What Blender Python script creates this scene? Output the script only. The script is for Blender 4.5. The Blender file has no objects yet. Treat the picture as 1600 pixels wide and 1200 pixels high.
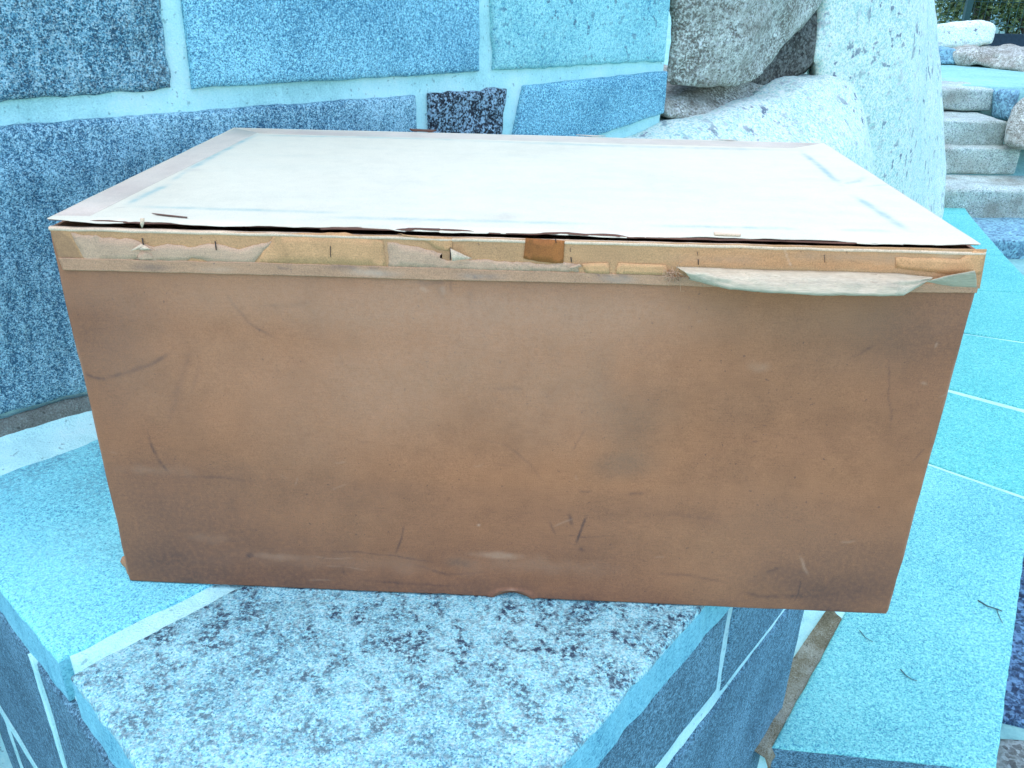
import bpy, bmesh, math, random
import numpy as np
from mathutils import Vector, Matrix

random.seed(7)
rng = np.random.default_rng(7)
scene = bpy.context.scene
COL = scene.collection

# ------------------------------------------------------------------ camera
CAM = np.array([0.0337, -0.7027, 0.5938])
YAW, PITCH, ROLL, FPX = -0.0396, -0.4533, 0.018, 1323.7      # FPX: focal length for a 1600 px wide frame

def cam_axes():
    cy, sy, cp, sp, cr, sr = math.cos(YAW), math.sin(YAW), math.cos(PITCH), math.sin(PITCH), math.cos(ROLL), math.sin(ROLL)
    f = np.array([sy*cp, cy*cp, sp]); r = np.array([cy, -sy, 0.0]); u = np.cross(r, f)
    return cr*r + sr*u, -sr*r + cr*u, f
RV, UV, FV = cam_axes()
cd = bpy.data.cameras.new('camera'); cam = bpy.data.objects.new('camera', cd); COL.objects.link(cam)
cd.sensor_width = 36; cd.lens = 36*FPX/1600; cd.clip_start = 0.02; cd.clip_end = 2000
M = Matrix([list(RV)+[0], list(UV)+[0], list(-FV)+[0], [0, 0, 0, 1]]).transposed()
for i in range(3): M[i][3] = CAM[i]
M[3][0] = M[3][1] = M[3][2] = 0
cam.matrix_world = M
scene.camera = cam

# ------------------------------------------------------------------ sky, sun, exposure
SUN_EL, SUN_ROT = math.radians(76), math.radians(-105)
w = bpy.data.worlds.new('World'); scene.world = w; w.use_nodes = True
nt = w.node_tree; nt.nodes.clear()
sky = nt.nodes.new('ShaderNodeTexSky'); sky.sky_type = 'NISHITA'; sky.sun_disc = False
sky.sun_elevation = SUN_EL; sky.sun_rotation = SUN_ROT
sky.air_density = 1.0; sky.dust_density = 0.6; sky.ozone_density = 2.0; sky.altitude = 100
bg = nt.nodes.new('ShaderNodeBackground'); bg.inputs[1].default_value = 0.14
wo = nt.nodes.new('ShaderNodeOutputWorld')
nt.links.new(sky.outputs[0], bg.inputs[0]); nt.links.new(bg.outputs[0], wo.inputs[0])
sl = bpy.data.lights.new('sun', 'SUN'); so = bpy.data.objects.new('sun', sl); COL.objects.link(so)
sl.energy = 0.55; sl.angle = math.radians(80); sl.color = (1.0, 1.0, 0.97)
sd = Vector((math.sin(SUN_ROT)*math.cos(SUN_EL), math.cos(SUN_ROT)*math.cos(SUN_EL), math.sin(SUN_EL)))
so.rotation_euler = sd.to_track_quat('Z', 'Y').to_euler()
vs = scene.view_settings
scene.display_settings.display_device = 'sRGB'
vs.view_transform = 'Standard'; vs.look = 'None'; vs.gamma = 1; vs.use_curve_mapping = False
vs.exposure = 2.0

# ------------------------------------------------------------------ measuring helpers (survey of the place)
def ray(x, y): return FV + (x-800)/FPX*RV - (y-600)/FPX*UV
def on_z(x, y, z):
    d = ray(x, y); return CAM + (z-CAM[2])/d[2]*d
def on_plane(x, y, p, n):
    d = ray(x, y); n = np.asarray(n, float); return CAM + ((np.asarray(p, float)-CAM)@n)/(d@n)*d
HV = np.array([-.04, .999, 0.]); EV = np.array([.999, .04, 0.])
def at_d(x, y, dist):
    d = ray(x, y); return CAM + dist/(d@HV)*d
WP = np.array([-.667, .318, 0.]); WS = np.array([.718, .697, 0.]); WS /= np.linalg.norm(WS); WN = np.array([WS[1], -WS[0], 0.])
def wall_pt(s, z, off=0.0): return WP + s*WS + off*WN + np.array([0, 0, z])
def front(x, y, off=0.0): return on_plane(x, y, (0, -off, 0), (0, 1, 0))

# ------------------------------------------------------------------ vectorised noise
def _hash(ix, iy, iz, seed):
    n = (ix.astype(np.int64)*374761393 + iy.astype(np.int64)*668265263 + iz.astype(np.int64)*2147483647 + seed*974711) & 0xffffffff
    n = ((n ^ (n >> 13))*1274126177) & 0xffffffff
    n = ((n ^ (n >> 16))*2246822519) & 0xffffffff
    n = n ^ (n >> 15)
    return (n & 0xffffff)/float(0xffffff)*2-1
def vnoise(P, seed=0):
    P = np.asarray(P, float); i = np.floor(P); f = P-i; f = f*f*f*(f*(f*6-15)+10)
    i = i.astype(np.int64); r = 0
    for dx in (0, 1):
        for dy in (0, 1):
            for dz in (0, 1):
                wgt = (f[..., 0] if dx else 1-f[..., 0])*(f[..., 1] if dy else 1-f[..., 1])*(f[..., 2] if dz else 1-f[..., 2])
                r = r + wgt*_hash(i[..., 0]+dx, i[..., 1]+dy, i[..., 2]+dz, seed)
    return r
def fbm(P, freq, octs=4, seed=0, gain=.5):
    P = np.asarray(P, float); a = 1.; s = 0; t = 0
    for o in range(octs):
        s = s + a*vnoise(P*freq + 17.3*o, seed+o*13); t += a; a *= gain; freq *= 2.03
    return s/t

# ------------------------------------------------------------------ objects
WORLD_LOC = {}
def link(o, parent, loc):
    COL.objects.link(o)
    loc = np.asarray(loc, float)
    if parent is not None:
        o.parent = parent; o.location = loc - WORLD_LOC[parent.name]
    else: o.location = loc
    WORLD_LOC[o.name] = loc
def tag(o, label=None, cat=None, group=None, kind=None):
    if label: o['label'] = label
    if cat: o['category'] = cat
    if group: o['group'] = group
    if kind: o['kind'] = kind
    return o
def empty(name, loc, label=None, cat=None, group=None, kind=None):
    o = bpy.data.objects.new(name, None); o.empty_display_size = .1; link(o, None, loc)
    return tag(o, label, cat, group, kind)
def build(name, V, F, mat, parent=None, smooth=True, attr=None):
    V = np.asarray(V, float); c = (V.min(0)+V.max(0))/2
    me = bpy.data.meshes.new(name); me.from_pydata((V-c).tolist(), [], [list(map(int, f)) for f in F]); me.update()
    if smooth: me.polygons.foreach_set('use_smooth', [True]*len(me.polygons))
    if attr is not None:
        a = me.color_attributes.new('wear_shade', 'FLOAT_COLOR', 'POINT'); a.data.foreach_set('color', np.asarray(attr, np.float32).ravel())
    if mat: me.materials.append(mat)
    o = bpy.data.objects.new(name, me); link(o, parent, c)
    return o

def grid_faces(n, m, off=0):
    i, j = np.meshgrid(np.arange(n-1), np.arange(m-1), indexing='ij')
    a = off + i*m + j
    return np.stack([a, a+m, a+m+1, a+1], -1).reshape(-1, 4)
def edge_samples(L, r, step):
    e = np.array([0, .06, .2, .45, 1.0])*r
    k = max(2, int(round((L-2*r)/step))+1)
    return np.concatenate([e[:-1], np.linspace(r, L-r, k), (L-e[:-1])[::-1]])/L

def quad_stone(name, q, thick, mat, parent=None, step=.012, rnd=.006, amp=.002, freq=12, wob=.002, seed=0, facet=0, edge_mat=None):
    """a dressed stone: four face corners (counter-clockwise seen from outside), a worn uneven face, rounded arrises, sides going back"""
    q = [np.asarray(p, float) for p in q]
    W_ = (np.linalg.norm(q[1]-q[0])+np.linalg.norm(q[2]-q[3]))/2; H_ = (np.linalg.norm(q[3]-q[0])+np.linalg.norm(q[2]-q[1]))/2
    U = edge_samples(W_, min(rnd, W_*.2), step); Vv = edge_samples(H_, min(rnd, H_*.2), step)
    n, m = len(U), len(Vv)
    u = U[:, None, None]; v = Vv[None, :, None]
    P = (q[0]*(1-u)*(1-v) + q[1]*u*(1-v) + q[2]*u*v + q[3]*(1-u)*v)
    N = np.cross(q[1]-q[0], q[3]-q[0]); N /= np.linalg.norm(N)
    de = np.minimum(np.minimum(U, 1-U)[:, None]*W_, np.minimum(Vv, 1-Vv)[None, :]*H_)
    k = np.clip(de/max(rnd, 1e-5), 0, 1)
    h = -rnd*(1-np.sqrt(np.clip(1-(1-k)**2, 0, 1)))
    a = fbm(P, freq, 4, seed)
    if facet: a = a + facet*np.abs(fbm(P, freq*.45, 3, seed+50))
    h = h + amp*a*(.35+.65*np.clip(de/.02, 0, 1))
    ed = np.clip(1-de/.03, 0, 1)[..., None]
    t1 = (q[1]-q[0])/np.linalg.norm(q[1]-q[0]); t2 = np.cross(N, t1)
    P2 = P + N*h[..., None] + ed*wob*(fbm(P, 45, 3, seed+9)[..., None]*t1 + fbm(P, 45, 3, seed+19)[..., None]*t2)
    V = P2.reshape(-1, 3); F = grid_faces(n, m).tolist()
    ring = [i*m for i in range(n)] + [(n-1)*m+j for j in range(1, m)] + [i*m+m-1 for i in range(n-2, -1, -1)] + [j for j in range(m-2, 0, -1)]
    base = V[ring]; L = len(ring); prev = ring; Vs = [V]; cnt = len(V)
    for kk, tt in enumerate((.25, .6, 1.0)):
        b = base - N*thick*tt
        b = b + .5*amp*np.clip(fbm(b, freq*2, 3, seed+30), -1, 1)[:, None]*N*(0 if tt == 1 else 1)
        Vs.append(b); cur = list(range(cnt, cnt+L)); cnt += L
        for i in range(L): F.append([prev[i], cur[i], cur[(i+1) % L], prev[(i+1) % L]])
        prev = cur
    F.append(prev)
    o = build(name, np.concatenate(Vs), F, mat, parent)
    if edge_mat:
        o.data.materials.append(edge_mat); k0 = (n-1)*(m-1)
        o.data.polygons.foreach_set('material_index', [0]*k0+[1]*(len(F)-k0)); o.data.polygons.foreach_set('use_smooth', [True]*k0+[False]*(len(F)-k0))
    bm = bmesh.new(); bm.from_mesh(o.data); bmesh.ops.recalc_face_normals(bm, faces=bm.faces); bm.to_mesh(o.data); bm.free()
    return o

def sheet(name, q, n, m, mat, parent=None, amp=.001, freq=20, seed=0, thick=0, attr=None, clear=None):
    """an uneven sheet (mortar bed) over a quad"""
    q = [np.asarray(p, float) for p in q]
    u = np.linspace(0, 1, n)[:, None, None]; v = np.linspace(0, 1, m)[None, :, None]
    P = (q[0]*(1-u)*(1-v) + q[1]*u*(1-v) + q[2]*u*v + q[3]*(1-u)*v)
    N = np.cross(q[1]-q[0], q[3]-q[0]); N /= np.linalg.norm(N)
    P = P + N*(amp*fbm(P, freq, 4, seed))[..., None]
    V = P.reshape(-1, 3); F = grid_faces(n, m).tolist()
    if thick:
        ring = [i*m for i in range(n)] + [(n-1)*m+j for j in range(1, m)] + [i*m+m-1 for i in range(n-2, -1, -1)] + [j for j in range(m-2, 0, -1)]
        b = V[ring]-N*thick; L = len(ring); o0 = len(V); V = np.concatenate([V, b])
        for i in range(L): F.append([ring[i], o0+i, o0+(i+1) % L, ring[(i+1) % L]])
        F.append(list(range(o0, o0+L)))
    return build(name, V, F, mat, parent)

def rock(name, pts, mat, parent=None, voxel=.03, smooth=6, amp=.01, freq=4, seed=0, octs=5, sharp=0):
    """a boulder: hull of measured points, remeshed, worn round and roughened"""
    bm = bmesh.new()
    for p in pts: bm.verts.new([float(c) for c in p])
    r = bmesh.ops.convex_hull(bm, input=bm.verts)
    junk = [g for g in r['geom_interior'] if isinstance(g, bmesh.types.BMVert)]
    if junk: bmesh.ops.delete(bm, geom=junk, context='VERTS')
    me = bpy.data.meshes.new('hull'); bm.to_mesh(me); bm.free()
    t = bpy.data.objects.new('hull', me); COL.objects.link(t)
    md = t.modifiers.new('r', 'REMESH'); md.mode = 'VOXEL'; md.voxel_size = voxel
    if smooth:
        ms = t.modifiers.new('s', 'SMOOTH'); ms.iterations = smooth; ms.factor = .5
    dg = bpy.context.evaluated_depsgraph_get(); ev = t.evaluated_get(dg); em = ev.to_mesh()
    V = np.empty(len(em.vertices)*3); em.vertices.foreach_get('co', V); V = V.reshape(-1, 3)
    Nn = np.empty(len(em.vertices)*3); em.vertices.foreach_get('normal', Nn); Nn = Nn.reshape(-1, 3)
    F = [list(p.vertices) for p in em.polygons]
    ev.to_mesh_clear(); bpy.data.objects.remove(t); bpy.data.meshes.remove(me)
    d = fbm(V, freq, octs, seed, .52)
    if sharp: d = d - sharp*np.abs(fbm(V, freq*.8, 4, seed+70))
    V = V + Nn*(amp*d)[:, None]
    return build(name, V, F, mat, parent)

# ------------------------------------------------------------------ materials
class NT:
    def __init__(s, name):
        s.m = bpy.data.materials.new(name); s.m.use_nodes = True; s.t = s.m.node_tree; s.t.nodes.clear()
        s.out = s.n('ShaderNodeOutputMaterial'); s.b = s.n('ShaderNodeBsdfPrincipled')
        s.l(s.b.outputs[0], s.out.inputs[0])
    def n(s, t, **k):
        x = s.t.nodes.new(t)
        for a, b in k.items(): setattr(x, a, b)
        return x
    def l(s, a, b): s.t.links.new(a, b)
    def pos(s, scale=(1, 1, 1), rot=(0, 0, 0)):
        g = s.n('ShaderNodeNewGeometry'); mp = s.n('ShaderNodeMapping'); mp.inputs[3].default_value = scale; mp.inputs[2].default_value = rot
        s.l(g.outputs['Position'], mp.inputs[0]); return mp.outputs[0]
    def noise(s, v, scale, detail=3, rough=.6, dist=0):
        x = s.n('ShaderNodeTexNoise'); x.inputs['Scale'].default_value = scale; x.inputs['Detail'].default_value = detail
        x.inputs['Roughness'].default_value = rough; x.inputs['Distortion'].default_value = dist; s.l(v, x.inputs['Vector']); return x.outputs['Fac']
    def vor(s, v, scale, feat='F1', out='Color'):
        x = s.n('ShaderNodeTexVoronoi'); x.feature = feat; x.inputs['Scale'].default_value = scale; s.l(v, x.inputs['Vector']); return x.outputs[out]
    def ramp(s, f, stops, interp='LINEAR'):
        x = s.n('ShaderNodeValToRGB'); cr = x.color_ramp; cr.interpolation = interp
        while len(cr.elements) < len(stops): cr.elements.new(.5)
        for e, (p, c) in zip(cr.elements, stops):
            e.position = p; e.color = (c, c, c, 1) if isinstance(c, (int, float)) else (*c, 1)
        s.l(f, x.inputs[0]); return x.outputs[0]
    def math(s, op, a, b=None, clamp=False):
        x = s.n('ShaderNodeMath', operation=op, use_clamp=clamp)
        for i, v in enumerate((a, b)):
            if v is None: continue
            if isinstance(v, (int, float)): x.inputs[i].default_value = v
            else: s.l(v, x.inputs[i])
        return x.outputs[0]
    def mix(s, f, a, b, blend='MIX'):
        x = s.n('ShaderNodeMix', data_type='RGBA', blend_type=blend)
        for i, v in ((0, f), (6, a), (7, b)):
            if isinstance(v, (int, float)): x.inputs[i].default_value = v
            elif isinstance(v, tuple): x.inputs[i].default_value = (*v, 1)
            else: s.l(v, x.inputs[i])
        return x.outputs[2]
    def bump(s, h, dist, strength=1.0, prev=None):
        x = s.n('ShaderNodeBump'); x.inputs['Distance'].default_value = dist; x.inputs['Strength'].default_value = strength
        s.l(h, x.inputs['Height'])
        if prev is not None: s.l(prev, x.inputs['Normal'])
        return x.outputs[0]
    def done(s, col, rough=.85, nrm=None, spec=.3):
        if isinstance(col, tuple): s.b.inputs['Base Color'].default_value = (*col, 1)
        else: s.l(col, s.b.inputs['Base Color'])
        if isinstance(rough, (int, float)): s.b.inputs['Roughness'].default_value = rough
        else: s.l(rough, s.b.inputs['Roughness'])
        s.b.inputs['Specular IOR Level'].default_value = spec
        if nrm is not None: s.l(nrm, s.b.inputs['Normal'])
        return s.m

def granite(name, dark, mid, light, grain=320, clump=60, blotch=9, dirt=None, dirt_amt=.0, dirt_scale=14, bump=.0012, contrast=1.0, spots=None, coarse=.5, warm=None, streak=None, crystal=.85, zone=None):
    t = NT(name); p = t.pos()
    f = t.noise(p, grain, 2, .75); c = t.noise(p, clump, 4, .7); b = t.noise(p, blotch, 4, .6)
    v = t.n('ShaderNodeSeparateColor'); t.l(t.vor(p, grain*1.1), v.inputs[0])
    s = t.math('ADD', t.math('MULTIPLY', f, .55), t.math('MULTIPLY', v.outputs[0], .22))
    if streak:
        sk = t.noise(t.pos((streak[0], streak[0], streak[0]*.28), (.55, .35, .2)), 1, 4, .65); s = t.math('ADD', s, t.math('MULTIPLY', t.math('SUBTRACT', sk, .5), streak[1]))
    s = t.math('ADD', s, t.math('MULTIPLY', c, coarse))
    s = t.math('ADD', s, t.math('MULTIPLY', b, .3))
    mean = .275+.11+.5*coarse+.15; wd = .118/contrast
    col = t.ramp(t.math('ADD', t.math('MULTIPLY', t.math('SUBTRACT', s, mean), .5/wd), .5), [(0.05, dark), (.42, mid), (.95, light)])
    bright = tuple(min(.85, c*1.25) for c in light); deep = tuple(c*.6 for c in dark)
    col = t.mix(t.math('MULTIPLY', t.ramp(v.outputs[1], [(.80, 0), (.88, 1)]), .7*crystal), col, bright)
    col = t.mix(t.math('MULTIPLY', t.ramp(v.outputs[2], [(.12, 1), (.20, 0)]), .75*crystal), col, deep)
    if spots:                                                          # sparse dark mica flecks
        sp = t.noise(p, spots[0], 3, .6); msk = t.ramp(sp, [(spots[1], 0), (spots[1]+.05, 1)])
        g2 = t.ramp(t.noise(p, spots[0]*.18, 2, .5), [(.42, .25), (.62, 1)])
        col = t.mix(t.math('MULTIPLY', t.math('MULTIPLY', msk, g2), spots[3]), col, spots[2])
    if warm:
        col = t.mix(t.ramp(t.noise(p, warm[0], 5, .65), [(.42, 0), (.66, warm[2])]), col, warm[1])
    if dirt:
        dm = t.noise(p, dirt_scale, 6, .72, .4)
        dd = t.ramp(dm, [(.42, .12), (.58, 1)])
        fine = t.ramp(t.noise(p, 170, 3, .7), [(.42, 0), (.56, 1)])
        k = t.math('MULTIPLY', t.math('MULTIPLY', dd, fine), dirt_amt)
        if zone:                                                       # weathering heavier on one side of the stone, with a wandering edge
            sp_ = t.n('ShaderNodeSeparateXYZ'); t.l(p, sp_.inputs[0])
            yy = t.math('ADD', t.math('ADD', sp_.outputs[1], t.math('MULTIPLY', sp_.outputs[0], zone[2])), t.math('MULTIPLY', t.math('SUBTRACT', b, .5), .35))
            mr = t.n('ShaderNodeMapRange'); t.l(yy, mr.inputs[0]); mr.inputs[1].default_value = zone[0]; mr.inputs[2].default_value = zone[1]; mr.inputs[3].default_value = zone[3]; mr.inputs[4].default_value = 1.0
            k = t.math('MULTIPLY', k, mr.outputs[0])
        col = t.mix(k, col, dirt)
    h = t.math('ADD', t.math('MULTIPLY', f, .6), c)
    nrm = t.bump(h, bump*3, .9)
    nrm = t.bump(v.outputs[0], bump*.6, .5, nrm)
    if streak: nrm = t.bump(sk, streak[2], .9, nrm)
    return t.done(col, .8, nrm, .35)

def mortar_mat(name, a, b, c, bump=.002):
    t = NT(name); p = t.pos()
    n1 = t.noise(p, 7, 6, .7); n2 = t.noise(p, 420, 2, .7)
    col = t.ramp(t.math('ADD', t.math('MULTIPLY', n1, .65), t.math('MULTIPLY', n2, .35)), [(.36, a), (.5, b), (.64, c)])
    pits = t.ramp(t.noise(p, 120, 2, .5), [(.66, 0), (.72, 1)])
    col = t.mix(t.math('MULTIPLY', pits, .6), col, (a[0]*.5, a[1]*.5, a[2]*.5))
    return t.done(col, .95, t.bump(t.math('ADD', n2, t.math('MULTIPLY', t.noise(p, 30, 5, .65), 2.0)), bump), .15)

MAT = {}
MAT['wall_dark'] = granite('rough_grey_granite', (.035, .12, .18), (.15, .42, .53), (.52, .82, .86), grain=480, clump=120, blotch=12, contrast=.8, bump=.0024, dirt=(.04, .045, .05), dirt_amt=.75, dirt_scale=6, coarse=.5, streak=(60, .5, .008))
MAT['wall_mid'] = granite('blue_grey_granite', (.04, .17, .27), (.13, .38, .49), (.38, .78, .84), grain=600, clump=250, blotch=5, contrast=.9, bump=.0009, crystal=.7)
MAT['wall_low'] = granite('split_grey_granite', (.035, .12, .19), (.14, .34, .43), (.48, .78, .84), grain=600, clump=190, blotch=7, contrast=.85, bump=.0016, crystal=.7, coarse=.5, streak=(70, .35, .006))
MAT['wall_light'] = granite('pale_grey_granite', (.08, .30, .40), (.26, .62, .60), (.42, .76, .72), grain=480, clump=150, blotch=8, contrast=.65, bump=.001, crystal=.5, spots=(70, .58, (.05, .09, .15), .75))
MAT['wall_black'] = granite('black_split_granite', (.012, .014, .02), (.035, .05, .065), (.34, .50, .58), grain=300, clump=110, blotch=20, contrast=1.0, bump=.003, coarse=.8)
MAT['mortar'] = mortar_mat('pale_cement_mortar', (.32, .60, .57), (.48, .80, .75), (.62, .86, .80))
MAT['mortar_dirty'] = mortar_mat('grey_brown_cement_mortar', (.08, .085, .07), (.17, .19, .16), (.30, .38, .34), .003)
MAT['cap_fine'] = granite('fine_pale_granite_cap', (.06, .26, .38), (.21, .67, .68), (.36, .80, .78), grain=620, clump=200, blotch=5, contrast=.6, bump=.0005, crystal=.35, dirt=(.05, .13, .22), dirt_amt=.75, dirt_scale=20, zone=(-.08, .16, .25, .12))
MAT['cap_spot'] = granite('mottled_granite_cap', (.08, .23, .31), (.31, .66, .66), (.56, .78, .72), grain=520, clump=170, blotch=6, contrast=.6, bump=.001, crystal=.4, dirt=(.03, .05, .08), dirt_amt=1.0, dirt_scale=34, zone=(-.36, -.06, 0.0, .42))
MAT['sawn'] = granite('sawn_granite_edge', (.06, .22, .30), (.16, .44, .50), (.26, .58, .62), grain=500, clump=160, blotch=9, contrast=.45, bump=.0004, crystal=.2, streak=(40, .5, .0008))
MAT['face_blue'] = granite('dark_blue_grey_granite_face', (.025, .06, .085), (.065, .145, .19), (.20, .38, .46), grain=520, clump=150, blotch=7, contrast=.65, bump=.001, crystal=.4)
MAT['slab'] = granite('sandy_blue_granite_slab', (.05, .23, .32), (.14, .50, .46), (.30, .68, .60), grain=430, clump=150, blotch=4, contrast=.65, bump=.0008, crystal=.45)
MAT['slab_far'] = granite('smooth_granite_slab', (.06, .36, .35), (.11, .47, .42), (.18, .55, .48), grain=300, clump=90, blotch=3, contrast=.7, bump=.0006)
MAT['boulder'] = granite('white_speckled_boulder', (.40, .64, .56), (.66, .80, .65), (.86, .88, .73), grain=220, clump=60, blotch=3, contrast=.75, bump=.003, crystal=.6, spots=(30, .585, (.10, .14, .20), .9))
MAT['boulder_grey'] = granite('brown_grey_speckled_boulder', (.15, .14, .11), (.52, .55, .45), (.84, .86, .74), grain=260, clump=48, blotch=6, contrast=.6, bump=.003, coarse=.8, dirt=(.11, .09, .06), dirt_amt=.85, dirt_scale=6, crystal=.45, warm=(7, (.20, .17, .12), .65))
MAT['boulder_brown'] = granite('dark_brown_rock', (.025, .022, .016), (.065, .062, .048), (.15, .155, .13), grain=160, clump=45, blotch=8, contrast=.8, bump=.003)
MAT['step'] = granite('weathered_granite_step', (.22, .28, .26), (.46, .57, .49), (.66, .78, .66), grain=200, clump=40, blotch=5, contrast=.6, bump=.003, warm=(5, (.15, .13, .09), .7))
MAT['step_blue'] = granite('blue_granite_block', (.08, .16, .22), (.14, .28, .34), (.22, .44, .48), grain=90, clump=30, blotch=5, contrast=.7, bump=.002)
MAT['ground_dark'] = granite('dark_rough_paving', (.015, .03, .06), (.04, .085, .15), (.14, .26, .38), grain=120, clump=45, blotch=10, contrast=.9, bump=.003)
MAT['ground_brown'] = granite('brown_grey_paving', (.07, .07, .06), (.14, .16, .14), (.24, .28, .26), grain=120, clump=45, blotch=10, contrast=.7, bump=.002)

def ground_mat():
    t = NT('pale_gravelly_ground'); p = t.pos()
    col = t.ramp(t.math('ADD', t.math('MULTIPLY', t.noise(p, 2.5, 5, .65), .5), t.math('MULTIPLY', t.noise(p, 60, 3, .7), .5)), [(.35, (.16, .34, .33)), (.5, (.23, .46, .42)), (.65, (.32, .56, .50))])
    return t.done(col, .9, t.bump(t.noise(p, 60, 4, .7), .004), .2)
MAT['ground'] = ground_mat()

# cardboard
def cardboard(name, base, dark, light, grey, fibre=1.0, wear_shade=True, mott=.25, rough=.75, spec=.3, stretch=(1, 1, 1)):
    t = NT(name); p = t.pos(stretch)
    n1 = t.noise(p, 7, 5, .62); n2 = t.noise(p, 38, 4, .65); n3 = t.noise(p, 900, 2, .7); n4 = t.noise(t.pos((60, 60, 700)), 1, 3, .6)
    d = tuple(c*(1-mott*1.25) for c in base); l = tuple(min(1, c*(1+mott*.75)) for c in base)
    col = t.ramp(t.math('ADD', t.math('MULTIPLY', n1, .6), t.math('MULTIPLY', n2, .4)), [(.34, d), (.5, base), (.66, l)])
    sp = t.ramp(n3, [(.3, .72), (.5, 1.0), (.7, 1.22)])
    col = t.mix(fibre*.8, col, sp, 'MULTIPLY')
    col = t.mix(fibre*.5, col, t.ramp(n4, [(.3, .82), (.5, 1.0), (.7, 1.12)]), 'MULTIPLY')
    fl = t.ramp(t.noise(p, 260, 2, .5), [(.70, 0), (.745, 1)]); col = t.mix(t.math('MULTIPLY', fl, .55*fibre), col, dark)
    if wear_shade:
        a = t.n('ShaderNodeVertexColor', layer_name='wear_shade'); sx = t.n('ShaderNodeSeparateColor'); t.l(a.outputs[0], sx.inputs[0])
        brk = t.ramp(t.noise(p, 220, 3, .7), [(.3, .62), (.6, 1.0)])
        col = t.mix(t.math('MULTIPLY', sx.outputs[2], brk), col, grey)
        col = t.mix(t.math('MULTIPLY', sx.outputs[0], brk), col, dark)
        col = t.mix(t.math('MULTIPLY', sx.outputs[1], brk), col, light)
    nrm = t.bump(t.math('ADD', n3, t.math('MULTIPLY', n2, 2.0)), .00035, .6)
    return t.done(col, rough, nrm, spec)
MAT['panel'] = cardboard('brown_box_paper', (.350, .139, .057), (.090, .045, .032), (.47, .270, .160), (.15, .10, .062), mott=.15)
MAT['side'] = cardboard('brown_box_side_paper', (.42, .190, .090), (.10, .035, .022), (.52, .29, .15), (.19, .095, .05), wear_shade=False)
MAT['inside'] = cardboard('raw_box_board', (.12, .05, .028), (.06, .03, .02), (.3, .2, .1), (.1, .06, .04), wear_shade=False)
MAT['lid'] = cardboard('glare_pale_lid_paper', (.63, .55, .385), (.36, .28, .21), (.68, .60, .44), (.25, .37, .32), mott=.06, fibre=.35, rough=.5, spec=.5)  # paler paper, with sky sheen and overexposure painted into its colour
MAT['lid_border'] = cardboard('pinkish_lid_edge_paper', (.55, .455, .335), (.36, .24, .19), (.65, .56, .42), (.29, .37, .31), mott=.10, fibre=.5, rough=.55, spec=.4)
MAT['tape'] = cardboard('tan_paper_tape', (.49, .245, .103), (.16, .080, .045), (.62, .40, .24), (.36, .24, .15), mott=.14)
MAT['tape_clear'] = cardboard('translucent_brown_tape', (.44, .225, .115), (.11, .075, .065), (.58, .42, .29), (.25, .19, .15), mott=.12, rough=.5)
MAT['torn'] = cardboard('torn_grey_paper', (.50, .295, .17), (.30, .17, .095), (.62, .5, .36), (.3, .3, .28), mott=.16, wear_shade=False)
MAT['torn_tan'] = cardboard('light_tan_paper', (.57, .285, .118), (.32, .16, .07), (.72, .62, .5), (.3, .3, .28), mott=.16, wear_shade=False)
MAT['flap'] = cardboard('peeled_tape_underside', (.48, .385, .25), (.22, .145, .085), (.55, .45, .36), (.3, .3, .28), mott=.30, wear_shade=False, stretch=(.12, 1, 2.4))
MAT['label'] = cardboard('rust_orange_label', (.33, .105, .022), (.07, .03, .02), (.5, .3, .2), (.2, .1, .1), mott=.3, wear_shade=False)
MAT['rim'] = cardboard('cream_board_edge', (.66, .46, .29), (.35, .22, .12), (.8, .7, .6), (.3, .3, .3), mott=.12, wear_shade=False)
def plain(name, c, rough=.6, metal=0, spec=.3):
    t = NT(name); p = t.pos()
    col = t.ramp(t.noise(p, 40, 4, .6), [(.3, tuple(x*.75 for x in c)), (.7, tuple(min(1, x*1.2) for x in c))])
    t.b.inputs['Metallic'].default_value = metal
    return t.done(col, rough, None, spec)
MAT['staple'] = plain('rusty_staple_wire', (.05, .036, .028), .5, .3)
MAT['twig'] = plain('dry_brown_twig', (.06, .07, .075), .8)

# ------------------------------------------------------------------ ground and terrain (structure)
def terrain():
    prof = [(-60, -.66), (-5, -.64), (3, -.625), (4.3, -.62), (5.5, .015), (6.5, .02), (12, .03), (30, .03), (60, .0), (150, .0), (500, .0)]
    lat = [-500, -80, -20, -6, -2, 0, 2, 4, 8, 20, 80, 500]
    V = []; F = []
    for l in lat:
        for d, z in prof: V.append(CAM*[1, 1, 0] + l*EV + d*HV + np.array([0, 0, z]))
    m = len(prof)
    F = grid_faces(len(lat), m)
    o = build('ground', V, F, MAT['ground'], None, smooth=False)
    tag(o, 'pale ground around the walls and behind the stairs', None, None, 'structure')
    bm = bmesh.new(); bm.from_mesh(o.data); bmesh.ops.recalc_face_normals(bm, faces=bm.faces)
    for f in bm.faces:
        if f.normal.z < 0: f.normal_flip()
    bm.to_mesh(o.data); bm.free()
terrain()

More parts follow.
